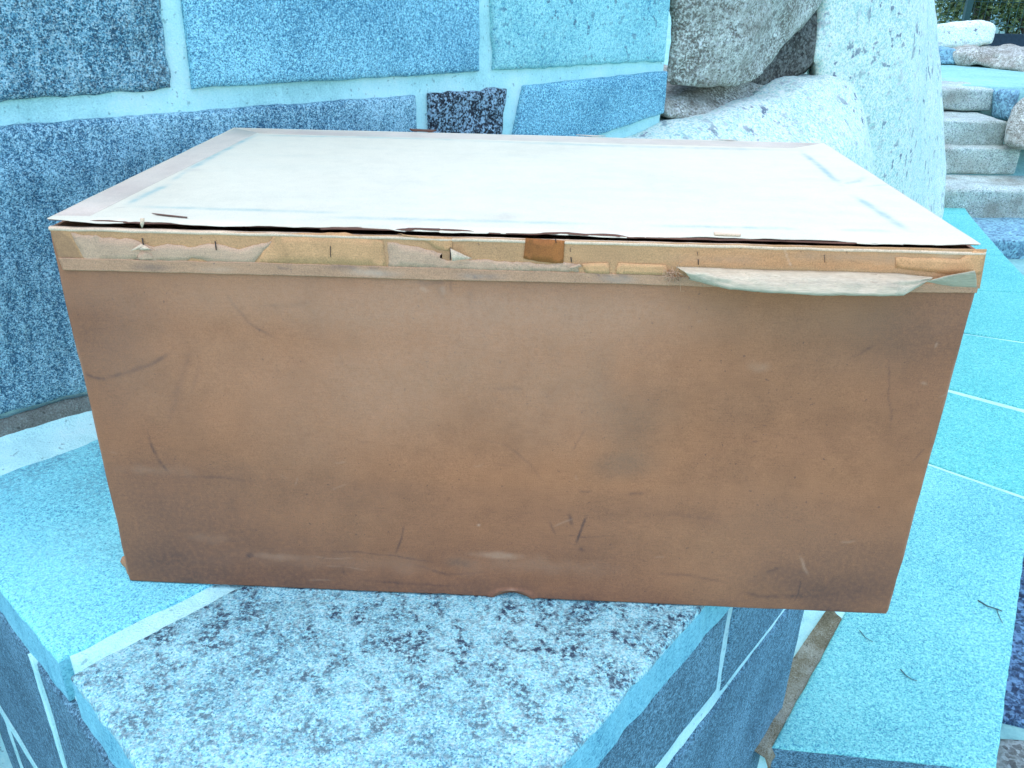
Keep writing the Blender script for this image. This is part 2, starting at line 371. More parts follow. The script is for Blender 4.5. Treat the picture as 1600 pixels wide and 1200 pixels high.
# ------------------------------------------------------------------ tall stone wall behind the box
wall = empty('stone_wall', wall_pt(.3, -.6), 'tall wall of big blue grey granite blocks with wide pale mortar joints behind the box', 'wall')
def wq(pts, off=0.0): return [wall_pt(s, z, off) for s, z in pts]
sheet('mortar', wq([(-1.3, -.62), (1.312, -.62), (1.312, 1.0), (-1.3, 1.0)], -.007), 420, 260, MAT['mortar'], wall, amp=.0035, freq=9, seed=3, thick=.40)
def ws(pts, mat, **k):
    off = k.pop('off', 0.005)
    return quad_stone('stone', wq(pts, off), .05, MAT[mat], wall, **k)
ws([(-.55, .438), (.252, .441), (.262, .80), (-.55, .80)], 'wall_dark', amp=.012, freq=9, rnd=.010, wob=.004, seed=11, step=.008, facet=.5)
ws([(.281, .440), (.795, .434), (.796, .80), (.287, .80)], 'wall_mid', amp=.003, freq=10, rnd=.007, wob=.002, seed=12, step=.012)
ws([(.828, .434), (1.305, .428), (1.298, .80), (.818, .80)], 'wall_light', amp=.007, freq=8, rnd=.008, wob=.005, seed=13, facet=.3)
ws([(-.35, .035), (.668, .045), (.657, .405), (-.35, .417)], 'wall_low', amp=.009, freq=8, rnd=.008, wob=.003, seed=14, step=.009, facet=.3)
ws([(.689, .24), (.832, .24), (.862, .403), (.684, .405)], 'wall_black', amp=.010, freq=22, rnd=.006, wob=.004, seed=15, step=.006, facet=.4)['label'] = 'small rough nearly black stone'
ws([(.865, .262), (1.318, .320), (1.316, .407), (.903, .404)], 'wall_mid', amp=.005, freq=10, rnd=.008, wob=.002, seed=16)
ws([(.69, .035), (1.18, .045), (1.25, .275), (.85, .225), (.69, .215)][:2]+[(1.2, .262), (.69, .215)], 'wall_mid', amp=.005, seed=17)
ws([(-1.25, .06), (-.375, .05), (-.375, .415), (-1.25, .41)], 'wall_mid', amp=.006, seed=18, step=.02)
ws([(-1.25, .435), (-.58, .438), (-.58, .80), (-1.25, .80)], 'wall_light', amp=.006, seed=19, step=.02)
for a, b in ((-1.25, -.42), (-.39, .34), (.37, 1.30)): ws([(a, .825), (b, .825), (b, .99), (a, .99)], 'wall_mid', amp=.006, seed=int(20+a*3), step=.02)
for a, b in ((-1.25, -.72), (-.69, -.2)): ws([(a, -.6), (b, -.6), (b, .03), (a, .03)], 'wall_low', amp=.007, seed=int(30+a*3), step=.02)

# ------------------------------------------------------------------ low wall the box stands on
ledge = empty('low_wall', (-.1, .1, -.62), 'low granite wall with flat cap stones carrying the cardboard box', 'wall')
C0 = np.array([-.086, -.407, 0.])
RD = np.array([.586, .81, 0.]); RN = np.array([.81, -.586, 0.])
LD = np.array([-.75, .66, 0.]); LD /= np.linalg.norm(LD); LN = np.array([-LD[1], LD[0], 0.])
capB = [C0, C0+RD*.924, np.array([.17, .53, 0]), np.array([-.397, -.133, 0])]
capA = [np.array([-.417, -.116, 0]), np.array([-.19, .142, 0]), np.array([-.545, .40, 0]), np.array([-.700, .125, 0])]
capC = [np.array([-.182, .151, 0]), np.array([.15, .545, 0]), np.array([-.15, .78, 0]), np.array([-.536, .413, 0])]
quad_stone('cap_stone', capB, .05, MAT['cap_spot'], ledge, step=.008, rnd=.006, amp=.0025, freq=14, wob=.0025, seed=41, edge_mat=MAT['sawn'])['label'] = 'pale cap stone with dark weathered mottling'
quad_stone('cap_stone', capA, .05, MAT['cap_fine'], ledge, step=.009, rnd=.005, amp=.0015, freq=10, wob=.002, seed=42, edge_mat=MAT['sawn'])
quad_stone('cap_stone', capC, .05, MAT['cap_fine'], ledge, step=.02, rnd=.005, amp=.0015, freq=10, wob=.002, seed=43)
zz = np.array([0, 0, 1.])
bed = [C0-RN*.012-LN*.012+zz*-.0035, C0+RD*.915-RN*.012+zz*-.0035, np.array([-.08, .86, -.0035]), np.array([-.73, .17, -.0035])-LN*.004]
sheet('mortar', bed, 150, 150, MAT['mortar'], ledge, amp=.0018, freq=30, seed=5, thick=.05)
core = [C0-RN*.006-LN*.006+zz*-.052, C0+RD*.912-RN*.006+zz*-.052, np.array([-.1, .85, -.052]), np.array([-.78, .205, -.052])-LN*.006]
sheet('mortar_core', core, 60, 60, MAT['mortar'], ledge, amp=.002, freq=20, seed=6, thick=.57)
# wedge of mortar against the tall wall
fv = []; ff = []
K = 90
for i in range(K):
    s = -.16+i/(K-1)*.75
    j1 = .006*float(fbm(np.array([[s*9, 1., 2.]]), 1, 3, 4)[0]); wd = max(.020, .078-.15*max(0, s+.02)) + .4*j1
    for k, (o, z) in enumerate(((.001, .034+j1), (.010, .030+j1), (.018, .016+j1*.6), (.030, .007), (wd*.75+.01, .004), (wd+.012, .0005), (wd+.018, -.006))):
        fv.append(wall_pt(s, z+.0012*float(vnoise(np.array([[s*160, k*2.3, 1.]]))[0]), o))
for i in range(K-1):
    for k in range(6): ff.append([i*7+k, i*7+k+1, (i+1)*7+k+1, (i+1)*7+k])
fi = [f for n_, f in enumerate(ff) if n_ % 6 < 2]; fo = [f for n_, f in enumerate(ff) if n_ % 6 >= 2]
build('mortar_fillet', fv, fi, MAT['mortar_dirty'], ledge)['label'] = 'brown grey dirty mortar in the corner at the foot of the tall wall'
build('mortar_fillet', fv, fo, MAT['mortar'], ledge)
def rface(s0, s1, z0, z1, off=0.0): 
    b = C0+RD*.0
    return [b+RD*s0+RN*off+zz*z0, b+RD*s1+RN*off+zz*z0, b+RD*s1+RN*off+zz*z1, b+RD*s0+RN*off+zz*z1]
S0 = .244   # distance of the surveyed reference from the corner
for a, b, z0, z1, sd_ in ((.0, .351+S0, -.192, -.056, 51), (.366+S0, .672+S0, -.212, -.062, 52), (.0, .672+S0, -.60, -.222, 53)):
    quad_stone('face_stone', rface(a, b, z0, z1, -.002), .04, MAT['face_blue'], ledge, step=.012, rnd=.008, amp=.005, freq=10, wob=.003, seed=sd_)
q = rface(.672+S0, .672+S0, -.60, -.056); bkd = np.array([-.586, .81, 0])*.0
pe = C0+RD*(.674+S0)
quad_stone('face_stone', [pe-RN*.012+zz*-.60, pe-RN*.50+zz*-.60, pe-RN*.50+zz*-.056, pe-RN*.012+zz*-.056], .03, MAT['wall_mid'], ledge, step=.02, rnd=.02, amp=.006, seed=54)
def lface(s0, s1, z0, z1, off=0.0):
    b = np.array([-.409, -.123, 0.])
    return [b+LD*s1+LN*off+zz*z0, b+LD*s0+LN*off+zz*z0, b+LD*s0+LN*off+zz*z1, b+LD*s1+LN*off+zz*z1]
LN_ = -LN if LN@np.array([-1, -1, 0]) < 0 else LN
LN = LN_
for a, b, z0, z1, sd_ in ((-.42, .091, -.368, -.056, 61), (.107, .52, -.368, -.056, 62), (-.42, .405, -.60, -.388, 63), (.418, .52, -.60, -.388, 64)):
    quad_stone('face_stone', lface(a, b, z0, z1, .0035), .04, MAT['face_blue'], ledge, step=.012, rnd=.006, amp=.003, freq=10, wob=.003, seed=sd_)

for a, b, z0, z1 in ((.092, .106, -.370, -.054), (-.42, .52, -.387, -.369), (.405, .418, -.60, -.386)):
    q_ = lface(a, b, z0, z1, .0045); sheet('mortar_joint', q_, 60, 40, MAT['mortar'], ledge, amp=.0012, freq=40, seed=int(a*100)+7, thick=.02)

# ------------------------------------------------------------------ path of slabs at the lower level
PZ = -.48
path = empty('path', (1.2, 1.5, -.62), 'narrow curving raised path of pale granite slabs', None, None, 'structure')
Lp = [(.410, .252), (.62, .628), (.885, 1.10), (1.10, 1.47), (1.30, 1.83), (1.40, 2.02), (1.60, 2.46), (1.72, 3.0), (1.78, 3.7), (1.85, 4.5)]
Rp = [(.741, .229), (1.03, .735), (1.165, 0.985), (1.415, 1.42), (1.62, 1.80), (1.70, 1.93), (1.93, 2.46), (2.02, 2.95), (2.175, 3.66), (2.39, 4.45)]
def ppt(side, i, t=0.0, z=PZ):
    a = np.array((Lp if side == 0 else Rp)[i]); 
    if t: b = np.array((Lp if side == 0 else Rp)[i+1]); a = a+(b-a)*t
    return np.array([a[0], a[1], z])
def slab(l0, r0, r1, l1, mat, seed, step=.016, gap=.008):
    q = [np.array([*p, PZ]) for p in (l0, r0, r1, l1)]
    c = sum(q)/4
    def sh(a, b): d = b-a; return d/np.linalg.norm(d)*gap
    q2 = [q[0]+sh(q[0], q[3]), q[1]+sh(q[1], q[2]), q[2]+sh(q[2], q[1]), q[3]+sh(q[3], q[0])]
    quad_stone('slab', q2, .045, MAT[mat], path, step=step, rnd=.005, amp=.0015, freq=8, wob=.002, seed=seed, edge_mat=MAT['face_blue'])  # darker stone on the slab sides paints in their shade
slab(Lp[0], Rp[0], Rp[2], (.985, 1.135), 'slab', 71, .012, .0)
slab((.985, 1.135), Rp[2], Rp[3], (1.205, 1.575), 'slab_far', 72, gap=.015)
slab((1.205, 1.575), Rp[3], Rp[5], (1.43, 2.03), 'slab_far', 73, gap=.013)
slab((1.43, 2.03), Rp[5], Rp[6], (1.62, 2.47), 'slab_far', 74, gap=.003)
slab((1.62, 2.47), Rp[6], Rp[7], (1.74, 3.0), 'slab_far', 75, gap=.003)
slab((1.74, 3.0), Rp[7], Rp[8], (1.80, 3.7), 'slab_far', 76, gap=.003)
slab((1.80, 3.7), Rp[8], Rp[9], (1.9, 4.5), 'slab_far', 77, gap=.003)
# mortar body under and between the slabs
pv = []; pf = []
for i in range(len(Lp)):
    l = np.array([*Lp[i], 0]); r = np.array([*Rp[i], 0]); e = (r-l)/np.linalg.norm(r-l)
    f_ = np.array([-e[1], e[0], 0])*(.02 if i == 0 else 0)
    for p, z in ((l-e*.09, -.66), (l-e*.09, PZ-.012), (l+e*.012, PZ-.006), (r-e*.012, PZ-.004), (r-e*.012, -.66)): pv.append(p+f_+zz*z)
for i in range(len(Lp)-1):
    for k in range(4): pf.append([i*5+k, i*5+k+1, (i+1)*5+k+1, (i+1)*5+k])
pf.append([0, 4, 3, 2, 1])
pm = build('mortar', pv, pf, MAT['mortar'], path, smooth=False)
bm = bmesh.new(); bm.from_mesh(pm.data); bmesh.ops.recalc_face_normals(bm, faces=bm.faces); bm.to_mesh(pm.data); bm.free()
# mossy mortar between low wall and path
mv = []; mf = []; K = 90
for i in range(K):
    t = i/(K-1); sr = .80+t*.40; a = C0+RD*sr-RN*.03
    le = np.array([.410, .252, 0])+np.array([.546, .838, 0])*((sr-.83)*.97)
    e = np.array([.87, -.49, 0]); jj = .004*float(fbm(np.array([[t*16, 3., 1.]]), 1, 4, 8)[0])
    o_ = le+e*(.006+jj)
    for k in range(7):
        f_ = k/6; p = a*(1-f_)+o_*f_
        z = .010*(1-f_)-.004*math.sin(math.pi*f_)+.0035*float(fbm(np.array([[t*30, f_*3, 5.]]), 1, 4, 2)[0])*math.sin(math.pi*min(1, f_+.1))
        mv.append(np.array([p[0], p[1], PZ+z-.001+(-.02 if k == 6 else 0)]))
for i in range(K-1):
    for k in range(6): mf.append([i*7+k, (i+1)*7+k, (i+1)*7+k+1, i*7+k+1])
build('mortar_fillet', mv, mf, mortar_mat('mossy_brown_mortar', (.05, .04, .022), (.19, .16, .09), (.40, .40, .30), .004), path)
# twigs lying on the first slab
def tube(pts, r0, r1, n=6):
    pts = [np.asarray(p, float) for p in pts]; V = []; F = []
    for i, p in enumerate(pts):
        d = pts[min(i+1, len(pts)-1)]-pts[max(i-1, 0)]; d /= np.linalg.norm(d)
        a = np.cross(d, [0.13, .2, 1.]); a /= np.linalg.norm(a); b = np.cross(d, a); r = r0+(r1-r0)*i/(len(pts)-1)
        for k in range(n): V.append(p+r*(math.cos(2*math.pi*k/n)*a+math.sin(2*math.pi*k/n)*b))
    for i in range(len(pts)-1):
        for k in range(n): F.append([i*n+k, i*n+(k+1) % n, (i+1)*n+(k+1) % n, (i+1)*n+k])
    F.append(list(range(n))[::-1]); F.append(list(range((len(pts)-1)*n, len(pts)*n)))
    return V, F
def joined(parts):
    V = []; F = []
    for v, f in parts:
        o = len(V); V += [list(p) for p in v]; F += [[i+o for i in q_] for q_ in f]
    return V, F
def slabpx(l, z=PZ+.0025): return [on_z(x, y, z) for x, y in l]
V, F = joined([tube(slabpx([(1528, 938), (1543, 947), (1556, 951), (1566, 955)]), .0012, .0008), tube(slabpx([(1557, 951), (1562, 965), (1567, 974)]), .0008, .0004)])
tag(build('twig', V, F, MAT['twig']), 'small dark forked twig lying on the pale slab right of the box', 'twig', 'twigs on the slab')
V, F = tube(slabpx([(1407, 1046), (1415, 1055), (1424, 1061), (1433, 1064)]), .0009, .0005)
tag(build('twig', V, F, MAT['twig']), 'thin curved twig lying in the middle of the sandy slab', 'twig', 'twigs on the slab')
V, F = tube(slabpx([(1343, 985), (1352, 996), (1364, 1003)]), .0008, .0004)
tag(build('twig', V, F, MAT['twig']), 'tiny twig lying on the slab just below the right corner of the box', 'twig', 'twigs on the slab')

# ------------------------------------------------------------------ paving on the low ground to the right of the path
pav = empty('pavement', (1.4, .6, -.62), 'low paving of dark and brown stone beside the raised path', None, None, 'structure')
def gz(x, y): return on_z(x, y, -.612)
gq = [on_z(1561, 1135, -.612), on_z(1700, 1150, -.612), on_z(1720, 800, -.612), on_z(1607, 845, -.612)]
e1 = (gq[3]-gq[0])/np.linalg.norm(gq[3]-gq[0])
quad_stone('paving_stone', [gq[0]+np.array([-.12, .06, 0]), gq[1], gq[2], gq[3]+np.array([-.12, .06, 0])], .05, MAT['ground_dark'], pav, step=.012, rnd=.012, amp=.008, freq=14, seed=81)['label'] = 'dark rough paving stone'
q0 = [on_z(1530, 1250, -.612), on_z(1720, 1255, -.612), on_z(1720, 1158, -.612), on_z(1550, 1146, -.612)]
quad_stone('paving_stone', q0, .05, MAT['ground_brown'], pav, step=.01, rnd=.02, amp=.010, freq=14, seed=82)

# ------------------------------------------------------------------ boulders
def dots(l): return [at_d(x, y, d) for x, y, d in l]
back = np.array([-.25, .55, 0])
VB = np.array([.30, .95, .02])                                             # roughly away from the path, into the bank
P = []
fr = [(1.325, .372, -.02), (1.45, .362, .035), (1.60, .372, .04), (1.665, .395, .03), (1.685, .45, .03), (1.73, .50, .03), (1.80, .535, .02), (1.97, .60, .0), (2.0, .95, 0), (1.325, .95, -.02), (1.5, .55, .07), (1.36, .6, .03), (1.62, .58, .06), (1.34, .42, .015)]
P = [wall_pt(s, z, o) for s, z, o in fr] + [wall_pt(s, z+.05, o)+VB*.5 for s, z, o in fr]
tag(rock('boulder', P, MAT['boulder_grey'], voxel=.012, smooth=1, amp=.026, freq=5, seed=91, sharp=.6), 'brown grey speckled boulder overhanging right beside the end of the tall wall', 'boulder', 'boulders at the wall end')
# brown rock in the gap under the overhang
P = [wall_pt(s, z, o) for s, z, o in [(1.56, .37, -.04), (1.68, .340, -.03), (1.82, .345, -.01), (1.93, .40, -.01), (1.965, .48, -.02), (1.96, .58, -.03), (1.75, .59, -.05), (1.6, .48, -.06)]]
P += [p+VB*.25 for p in P]
tag(rock('boulder', P, MAT['boulder_brown'], voxel=.010, smooth=4, amp=.02, freq=9, seed=92), 'dark brown rock wedged in the gap between the two boulders', 'boulder', 'boulders at the wall end')
# thin wedge rock below the overhang
P = [wall_pt(s, z, o) for s, z, o in [(1.30, .345, -.02), (1.34, .305, .01), (1.45, .300, .03), (1.58, .318, .03), (1.70, .35, 0), (1.66, .372, -.03), (1.5, .352, -.02)]]
P += [p-WN*.3+zz*.01 for p in P]
tag(rock('boulder', P, MAT['boulder_grey'], voxel=.008, smooth=3, amp=.010, freq=14, seed=93), 'flat dark rock wedged in shadow right below the overhanging boulder', 'boulder', 'boulders at the wall end')
# pale rock in front: fills the space behind the box up to the overhang
P = [wall_pt(s, z, o) for s, z, o in [(1.10, .262, .05), (1.22, .285, .04), (1.35, .302, .05), (1.55, .315, .07), (1.75, .352, .06), (1.92, .372, .06), (2.03, .355, .05), (2.08, .30, .06), (2.16, .15, .08),
      (1.05, .20, .12), (1.25, .20, .20), (1.6, .22, .22), (1.9, .22, .18), (1.0, -.55, .12), (1.3, -.6, .26), (1.9, -.6, .3), (2.4, -.6, .15), (2.3, -.2, .12)]]
P += [wall_pt(s, z, -.45) for s, z in [(1.33, .28), (1.7, .33), (2.0, .33), (1.33, -.6), (2.4, -.6), (2.2, .1)]]
tag(rock('boulder', P, MAT['boulder'], voxel=.016, smooth=5, amp=.02, freq=5, seed=94), 'low pale boulder directly behind the right half of the cardboard box', 'boulder', 'boulders at the wall end')
# big white boulder
rb = [(1455, -40, 3.6), (1462, 60, 3.55), (1470, 110, 3.5), (1478, 200, 3.45), (1481, 262, 3.4), (1478, 300, 3.35), (1474, 350, 3.25)]
P = dots(rb)
P += dots([(1440, -40, 3.2), (1445, 110, 3.1), (1452, 250, 3.0), (1445, 350, 2.95), (1380, 330, 2.75)])
fb_ = [wall_pt(s, z, o) for s, z, o in [(1.90, .95, -.03), (1.885, .5, -.01), (1.92, .36, .0), (2.15, .95, .0), (2.2, .4, .05), (2.1, -.6, .05), (2.5, -.6, .08), (2.35, .3, .06)]]
P += fb_ + [p+VB*.8 for p in fb_] + [np.array([1.55, 3.1, -.6]), np.array([1.70, 3.35, -.6]), np.array([1.42, 2.4, -.6]), np.array([1.3, 4.0, -.6]), np.array([1.3, 4.0, .9])]
tag(rock('boulder', P, MAT['boulder'], voxel=.028, smooth=8, amp=.03, freq=2.2, seed=95), 'largest boulder, tall and almost white with dark flecks, left of the stone stairs', 'boulder', 'boulders at the wall end')

# ------------------------------------------------------------------ stairs on the right
stairs = empty('stone_stairs', at_d(1600, 403, 4.2), 'flight of weathered rough granite block steps rising at the far right', 'stairs')
def block(parent, name, x0, x1, ytop, zb, zt, d, deep, mat, seed, slant=0, amp=.006, rnd=.018, step=.014, over=0):
    a = at_d(x0, ytop, d); b = at_d(x1, ytop, d)
    la = (a-CAM)@EV; lb = (b-CAM)@EV
    base = CAM*[1, 1, 0]
    def p(l, dd, z): return base+l*EV+dd*HV+zz*z
    # a solid block from six worn faces joined by one hull
    pts = [p(la, d, zb), p(lb, d, zb), p(lb-slant, d+deep, zb), p(la, d+deep, zb), p(la, d, zt), p(lb, d, zt), p(lb-slant, d+deep, zt), p(la, d+deep, zt)]
    return rock(name, pts, MAT[mat], parent, voxel=step, smooth=0, amp=amp, freq=9, seed=seed)
Z0, Z1, Z2, Z3, Z4 = -.528, -.381, -.233, -.105, .026
D0, D1, D2, D3, D4 = 3.98, 4.4, 4.745, 4.85, 5.175
block(stairs, 'step', 1440, 1760, 375, -.70, Z0, D0, .6, 'step_blue', 101)
block(stairs, 'step', 1440, 1720, 296, Z0-.02, Z1, D1, .55, 'step', 102)
block(stairs, 'step', 1440, 1598, 231, Z1+.004, Z2, D2, .5, 'step', 103, slant=.05)
block(stairs, 'step', 1440, 1577, 189, Z2-.02, Z3, D3, .6, 'step', 104)
block(stairs, 'step', 1440, 1556, 139, Z3+.008, Z4, D4, .55, 'step', 105)
cheek = at_d(1572, 160, 5.2)
pts = []
for x, y, d in ((1549, 186, 5.14), (1578, 190, 5.0), (1552, 138, 5.16), (1592, 141, 5.02)): pts += [at_d(x, y, d)]
pts += [at_d(x, y, d) for x, y, d in ((1549, 184, 5.5), (1582, 186, 5.4), (1552, 138, 5.5), (1596, 141, 5.4))]
rock('cheek_stone', pts, MAT['step_blue'], stairs, voxel=.02, smooth=2, amp=.006, freq=8, seed=106)['label'] = 'smooth blue grey block closing the right end of the top step'
# landing
lan = [at_d(1440, 100, 5.35), at_d(1800, 100, 5.2), at_d(1800, 100, 7.0), at_d(1440, 100, 7.0)]
for p in lan: p[2] = .024
sheet('landing', [lan[0], lan[1], lan[2], lan[3]], 60, 60, MAT['ground'], None, amp=.006, freq=2, seed=9, thick=.12)
tag(bpy.data.objects['landing'], 'pale stone landing above the steps', None, None, 'structure')
P = dots([(1566, 228, 4.72), (1600, 232, 4.6), (1569, 205, 4.75), (1582, 172, 4.8), (1600, 150, 4.8), (1640, 150, 4.9), (1660, 235, 4.6), (1584, 168, 5.05), (1650, 150, 5.2)])
P += [at_d(1640, 240, 4.9), at_d(1640, 155, 5.3)]
tag(rock('boulder', P, MAT['boulder_grey'], voxel=.025, smooth=4, amp=.03, freq=5, seed=111), 'grey rounded boulder cut by the right edge of the photo beside the steps', 'boulder', 'rocks around the stairs')
P = dots([(1440, 40, 6.9), (1468, 38, 6.9), (1530, 36, 6.9), (1554, 41, 6.9), (1550, 66, 6.85), (1500, 79, 6.85), (1440, 77, 6.85), (1553, 58, 7.2), (1440, 37, 7.5), (1548, 34, 7.5)])
P += [at_d(1440, 40, 7.4), at_d(1440, 74, 7.4)]
tag(rock('boulder', P, MAT['boulder'], voxel=.022, smooth=3, amp=.03, freq=4, seed=112, sharp=.4), 'long pale flat topped slab rock on top of the stairs below the fence', 'boulder', 'rocks around the stairs')
P = dots([(1450, 77, 6.72), (1497, 75, 6.72), (1497, 100, 6.68), (1450, 102, 6.68)]); P += [p+HV*.35-EV*.08 for p in P]
tag(rock('stone_block', P, MAT['step_blue'], voxel=.016, smooth=1, amp=.006, freq=8, seed=113), 'small squared blue grey block at the back of the landing next to the white boulder', 'stone block', 'rocks around the stairs')
P = dots([(1497, 82, 6.65), (1532, 76, 6.6), (1569, 85, 6.5), (1566, 108, 6.4), (1510, 103, 6.6), (1498, 99, 6.65)]); P += [p+HV*.4-EV*.06 for p in P] + dots([(1600, 76, 7.1)])
tag(rock('boulder', P, MAT['boulder_grey'], voxel=.018, smooth=3, amp=.035, freq=7, seed=114), 'low rough rock on the landing right of the small squared block', 'boulder', 'rocks around the stairs')
P = dots([(1563, 84, 6.45), (1600, 84, 6.35), (1680, 86, 6.25), (1680, 124, 6.0), (1600, 114, 6.25), (1562, 109, 6.38)]); P += [p+HV*.5 for p in P] + dots([(1540, 75, 7.3), (1640, 72, 7.3)])
tag(rock('boulder', P, MAT['boulder_grey'], voxel=.018, smooth=3, amp=.035, freq=7, seed=115), 'rough pale topped rock on the landing touching the right edge of the photo', 'boulder', 'rocks around the stairs')

# ------------------------------------------------------------------ fence and vegetation behind
def boxmesh(c, s):
    x, y, z = s[0]/2, s[1]/2, s[2]/2
    V = [np.array(c)+np.array([a*x, b*y, d*z]) for a in (-1, 1) for b in (-1, 1) for d in (-1, 1)]
    return V, [[0, 1, 3, 2], [4, 6, 7, 5], [0, 4, 5, 1], [2, 3, 7, 6], [0, 2, 6, 4], [1, 5, 7, 3]]
FD = 8.2
fb = CAM*[1, 1, 0]+FD*HV
fence = empty('wire_fence', fb+3.5*EV, 'dark green wire mesh fence on a low base coloured dark for shade behind the stair rocks', 'fence')
MAT['fence'] = plain('dark_green_painted_steel', (.012, .05, .045), .5)
MAT['base_shade'] = plain('shade_dark_low_wall', (.018, .035, .05), .8)
for l in (2.2, float((at_d(1510, 25, FD)-CAM)@EV), 6.2, 8.2):
    V, F = boxmesh(fb+l*EV+zz*.45, (.05, .05, .95)); build('post', V, F, MAT['fence'], fence, smooth=False)
parts = []
for k in range(110):
    l = 2.2+k*.055; parts.append(boxmesh(fb+l*EV+zz*.55-HV*.01, (.0035, .0035, .8)))
V, F = joined(parts); tag(build('upright_wires', V, F, MAT['fence'], fence, smooth=False), kind='stuff')
for zz_ in (.22, .42, .62, .82):
    V, F = boxmesh(fb+5.2*EV+zz*zz_-HV*.018, (6.0, .005, .005)); build('cross_wire', V, F, MAT['fence'], fence, smooth=False)
V, F = boxmesh(fb+5.2*EV+zz*.08+HV*.03, (6.0, .06, .16)); build('low_base_wall', V, F, MAT['base_shade'], fence, smooth=False)  # low wall under the fence, its shadow painted as near-black colour

def leaf_mat(name, a, b, c):
    t = NT(name); oi = t.n('ShaderNodeNewGeometry')
    col = t.ramp(oi.outputs['Random Per Island'], [(.0, a), (.55, b), (1, c)])
    t.b.inputs['Transmission Weight'].default_value = 0
    return t.done(col, .55, None, .4)
MAT['leaf1'] = leaf_mat('bamboo_leaves', (.035, .08, .02), (.10, .17, .03), (.22, .27, .07))
MAT['leaf2'] = leaf_mat('dark_green_leaves', (.025, .06, .025), (.06, .12, .045), (.12, .18, .07))
MAT['leaf3'] = leaf_mat('olive_leaves', (.045, .08, .02), (.10, .14, .04), (.18, .21, .08))
MAT['bark'] = plain('brown_bark', (.06, .045, .03), .9)
def leaves(cs, L, wd, droop):
    V = []; F = []
    n = len(cs)
    az = rng.uniform(0, 2*np.pi, n); el = rng.normal(-droop, .35, n); ln = L*rng.uniform(.6, 1.3, n)
    d = np.stack([np.cos(az)*np.cos(el), np.sin(az)*np.cos(el), np.sin(el)], 1)
    sd2 = np.cross(d, rng.normal(size=(n, 3))); sd2 /= np.linalg.norm(sd2, axis=1)[:, None]
    nn = np.cross(d, sd2)
    a = cs; m1 = cs+d*(ln*.4)[:, None]+sd2*wd+nn*wd*.3; m2 = cs+d*(ln*.4)[:, None]-sd2*wd+nn*wd*.3; e = cs+d*ln[:, None]
    V = np.stack([a, m1, e, m2], 1).reshape(-1, 3); F = (np.arange(n)[:, None]*4+np.array([[0, 1, 2, 3]])).tolist()
    return V, F
def tree(name, base, h, rx, crown_z, leafmat, label, group, nclump=60, per=60, L=.14, wd=.02, droop=.5, stems=1, cat='tree', spread=.35):
    base = np.asarray(base, float)
    o = empty(name, base, label, cat, group)
    tops = []
    for k in range(stems):
        b = base+np.array([rng.uniform(-.3, .3), rng.uniform(-.3, .3), 0])*(stems > 1)
        tp = base+np.array([rng.normal(0, rx*.3), rng.normal(0, rx*.3), h*rng.uniform(.75, .95)])
        mid = (b+tp)/2+np.array([rng.normal(0, .1), rng.normal(0, .1), 0])
        pt = [tube([b, mid, tp], .10*h/4 if stems == 1 else .02, .02 if stems == 1 else .006)]
        if stems == 1:
            for q_ in range(6):
                st = b+(tp-b)*rng.uniform(.25, .8); pt.append(tube([st, st+np.array([rng.normal(0, rx*.3), rng.normal(0, rx*.3), h*.12]), st+np.array([rng.normal(0, rx*.5), rng.normal(0, rx*.5), h*.22])], .035, .008))
        V, F = joined(pt); build('trunk' if stems == 1 else 'cane', V, F, MAT['bark'], o)
    cl = []
    for k in range(nclump):
        r = rng.normal(size=3); r /= np.linalg.norm(r); r *= rng.uniform(.35, 1.0)
        c = base+np.array([r[0]*rx, r[1]*rx, crown_z+(h-crown_z)*(.5+.5*r[2])])
        cl.append(c+rng.normal(0, spread, (per, 3))*np.array([1, 1, .7]))
    V, F = leaves(np.concatenate(cl), L, wd, droop)
    build('crown', V, F, MAT[leafmat], o, smooth=False)
    return o
def gp(l, d, z=.02): return CAM*[1, 1, 0]+l*EV+d*HV+zz*z
tree('bamboo', gp(6.0, 9.7), 3.2, .85, -.1, 'leaf1', 'drooping bright green bamboo behind the wire fence at the top right corner', 'plants behind the fence', 130, 260, .13, .0075, .8, 9, 'bamboo', .2)
tree('bush', gp(4.9, 9.6), 1.6, .55, -.1, 'leaf3', 'olive green bush behind the long slab rock', 'plants behind the fence', 60, 220, .06, .012, .2, 4, 'bush', .13)
tree('bush', gp(6.9, 10.6), 2.4, 1.3, -.2, 'leaf2', 'broad dark green bush filling the shade behind the bamboo', 'plants behind the fence', 120, 220, .08, .018, .3, 5, 'bush', .25)
tree('leafy_tree', gp(8.0, 14), 6.5, 2.0, -.1, 'leaf2', 'dark green tree standing behind the bamboo', 'plants behind the fence', 120, 200, .12, .025, .2, 1, 'tree', .4)
tree('leafy_tree', gp(6.5, 13.0), 5.0, .9, .1, 'leaf2', 'dark thin leaved tree right of the bright gap beside the white boulder', 'plants behind the fence', 70, 160, .10, .02, .2, 1, 'tree', .25)
tree('leafy_tree', gp(8.7, 18), 6, 1.2, .2, 'leaf3', 'olive tree farther back seen through the bright gap beside the white boulder', 'plants behind the fence', 40, 110, .14, .03, .2, 1, 'tree', .4)
# added pale rise standing in for bright hazy sky between the leaves
hv = []; hf = []
for i in range(60):
    l = -250+i*(600/59); hh = 30+10*float(fbm(np.array([[i*.13, 2., 0.]]), 1, 3, 21)[0])
    for d, z in ((240, -2), (270, hh*.5), (320, hh), (400, -2)): hv.append(gp(l, d, z))
for i in range(59):
    for k in range(3): hf.append([i*4+k, (i+1)*4+k, (i+1)*4+k+1, i*4+k+1])
MAT['sky_backdrop'] = plain('pale_sky_gap_tone', (.36, .44, .48), .9)
tag(build('sky_backdrop', hv, hf, MAT['sky_backdrop']), 'added pale backdrop standing in for bright sky behind the trees', None, None, 'structure')

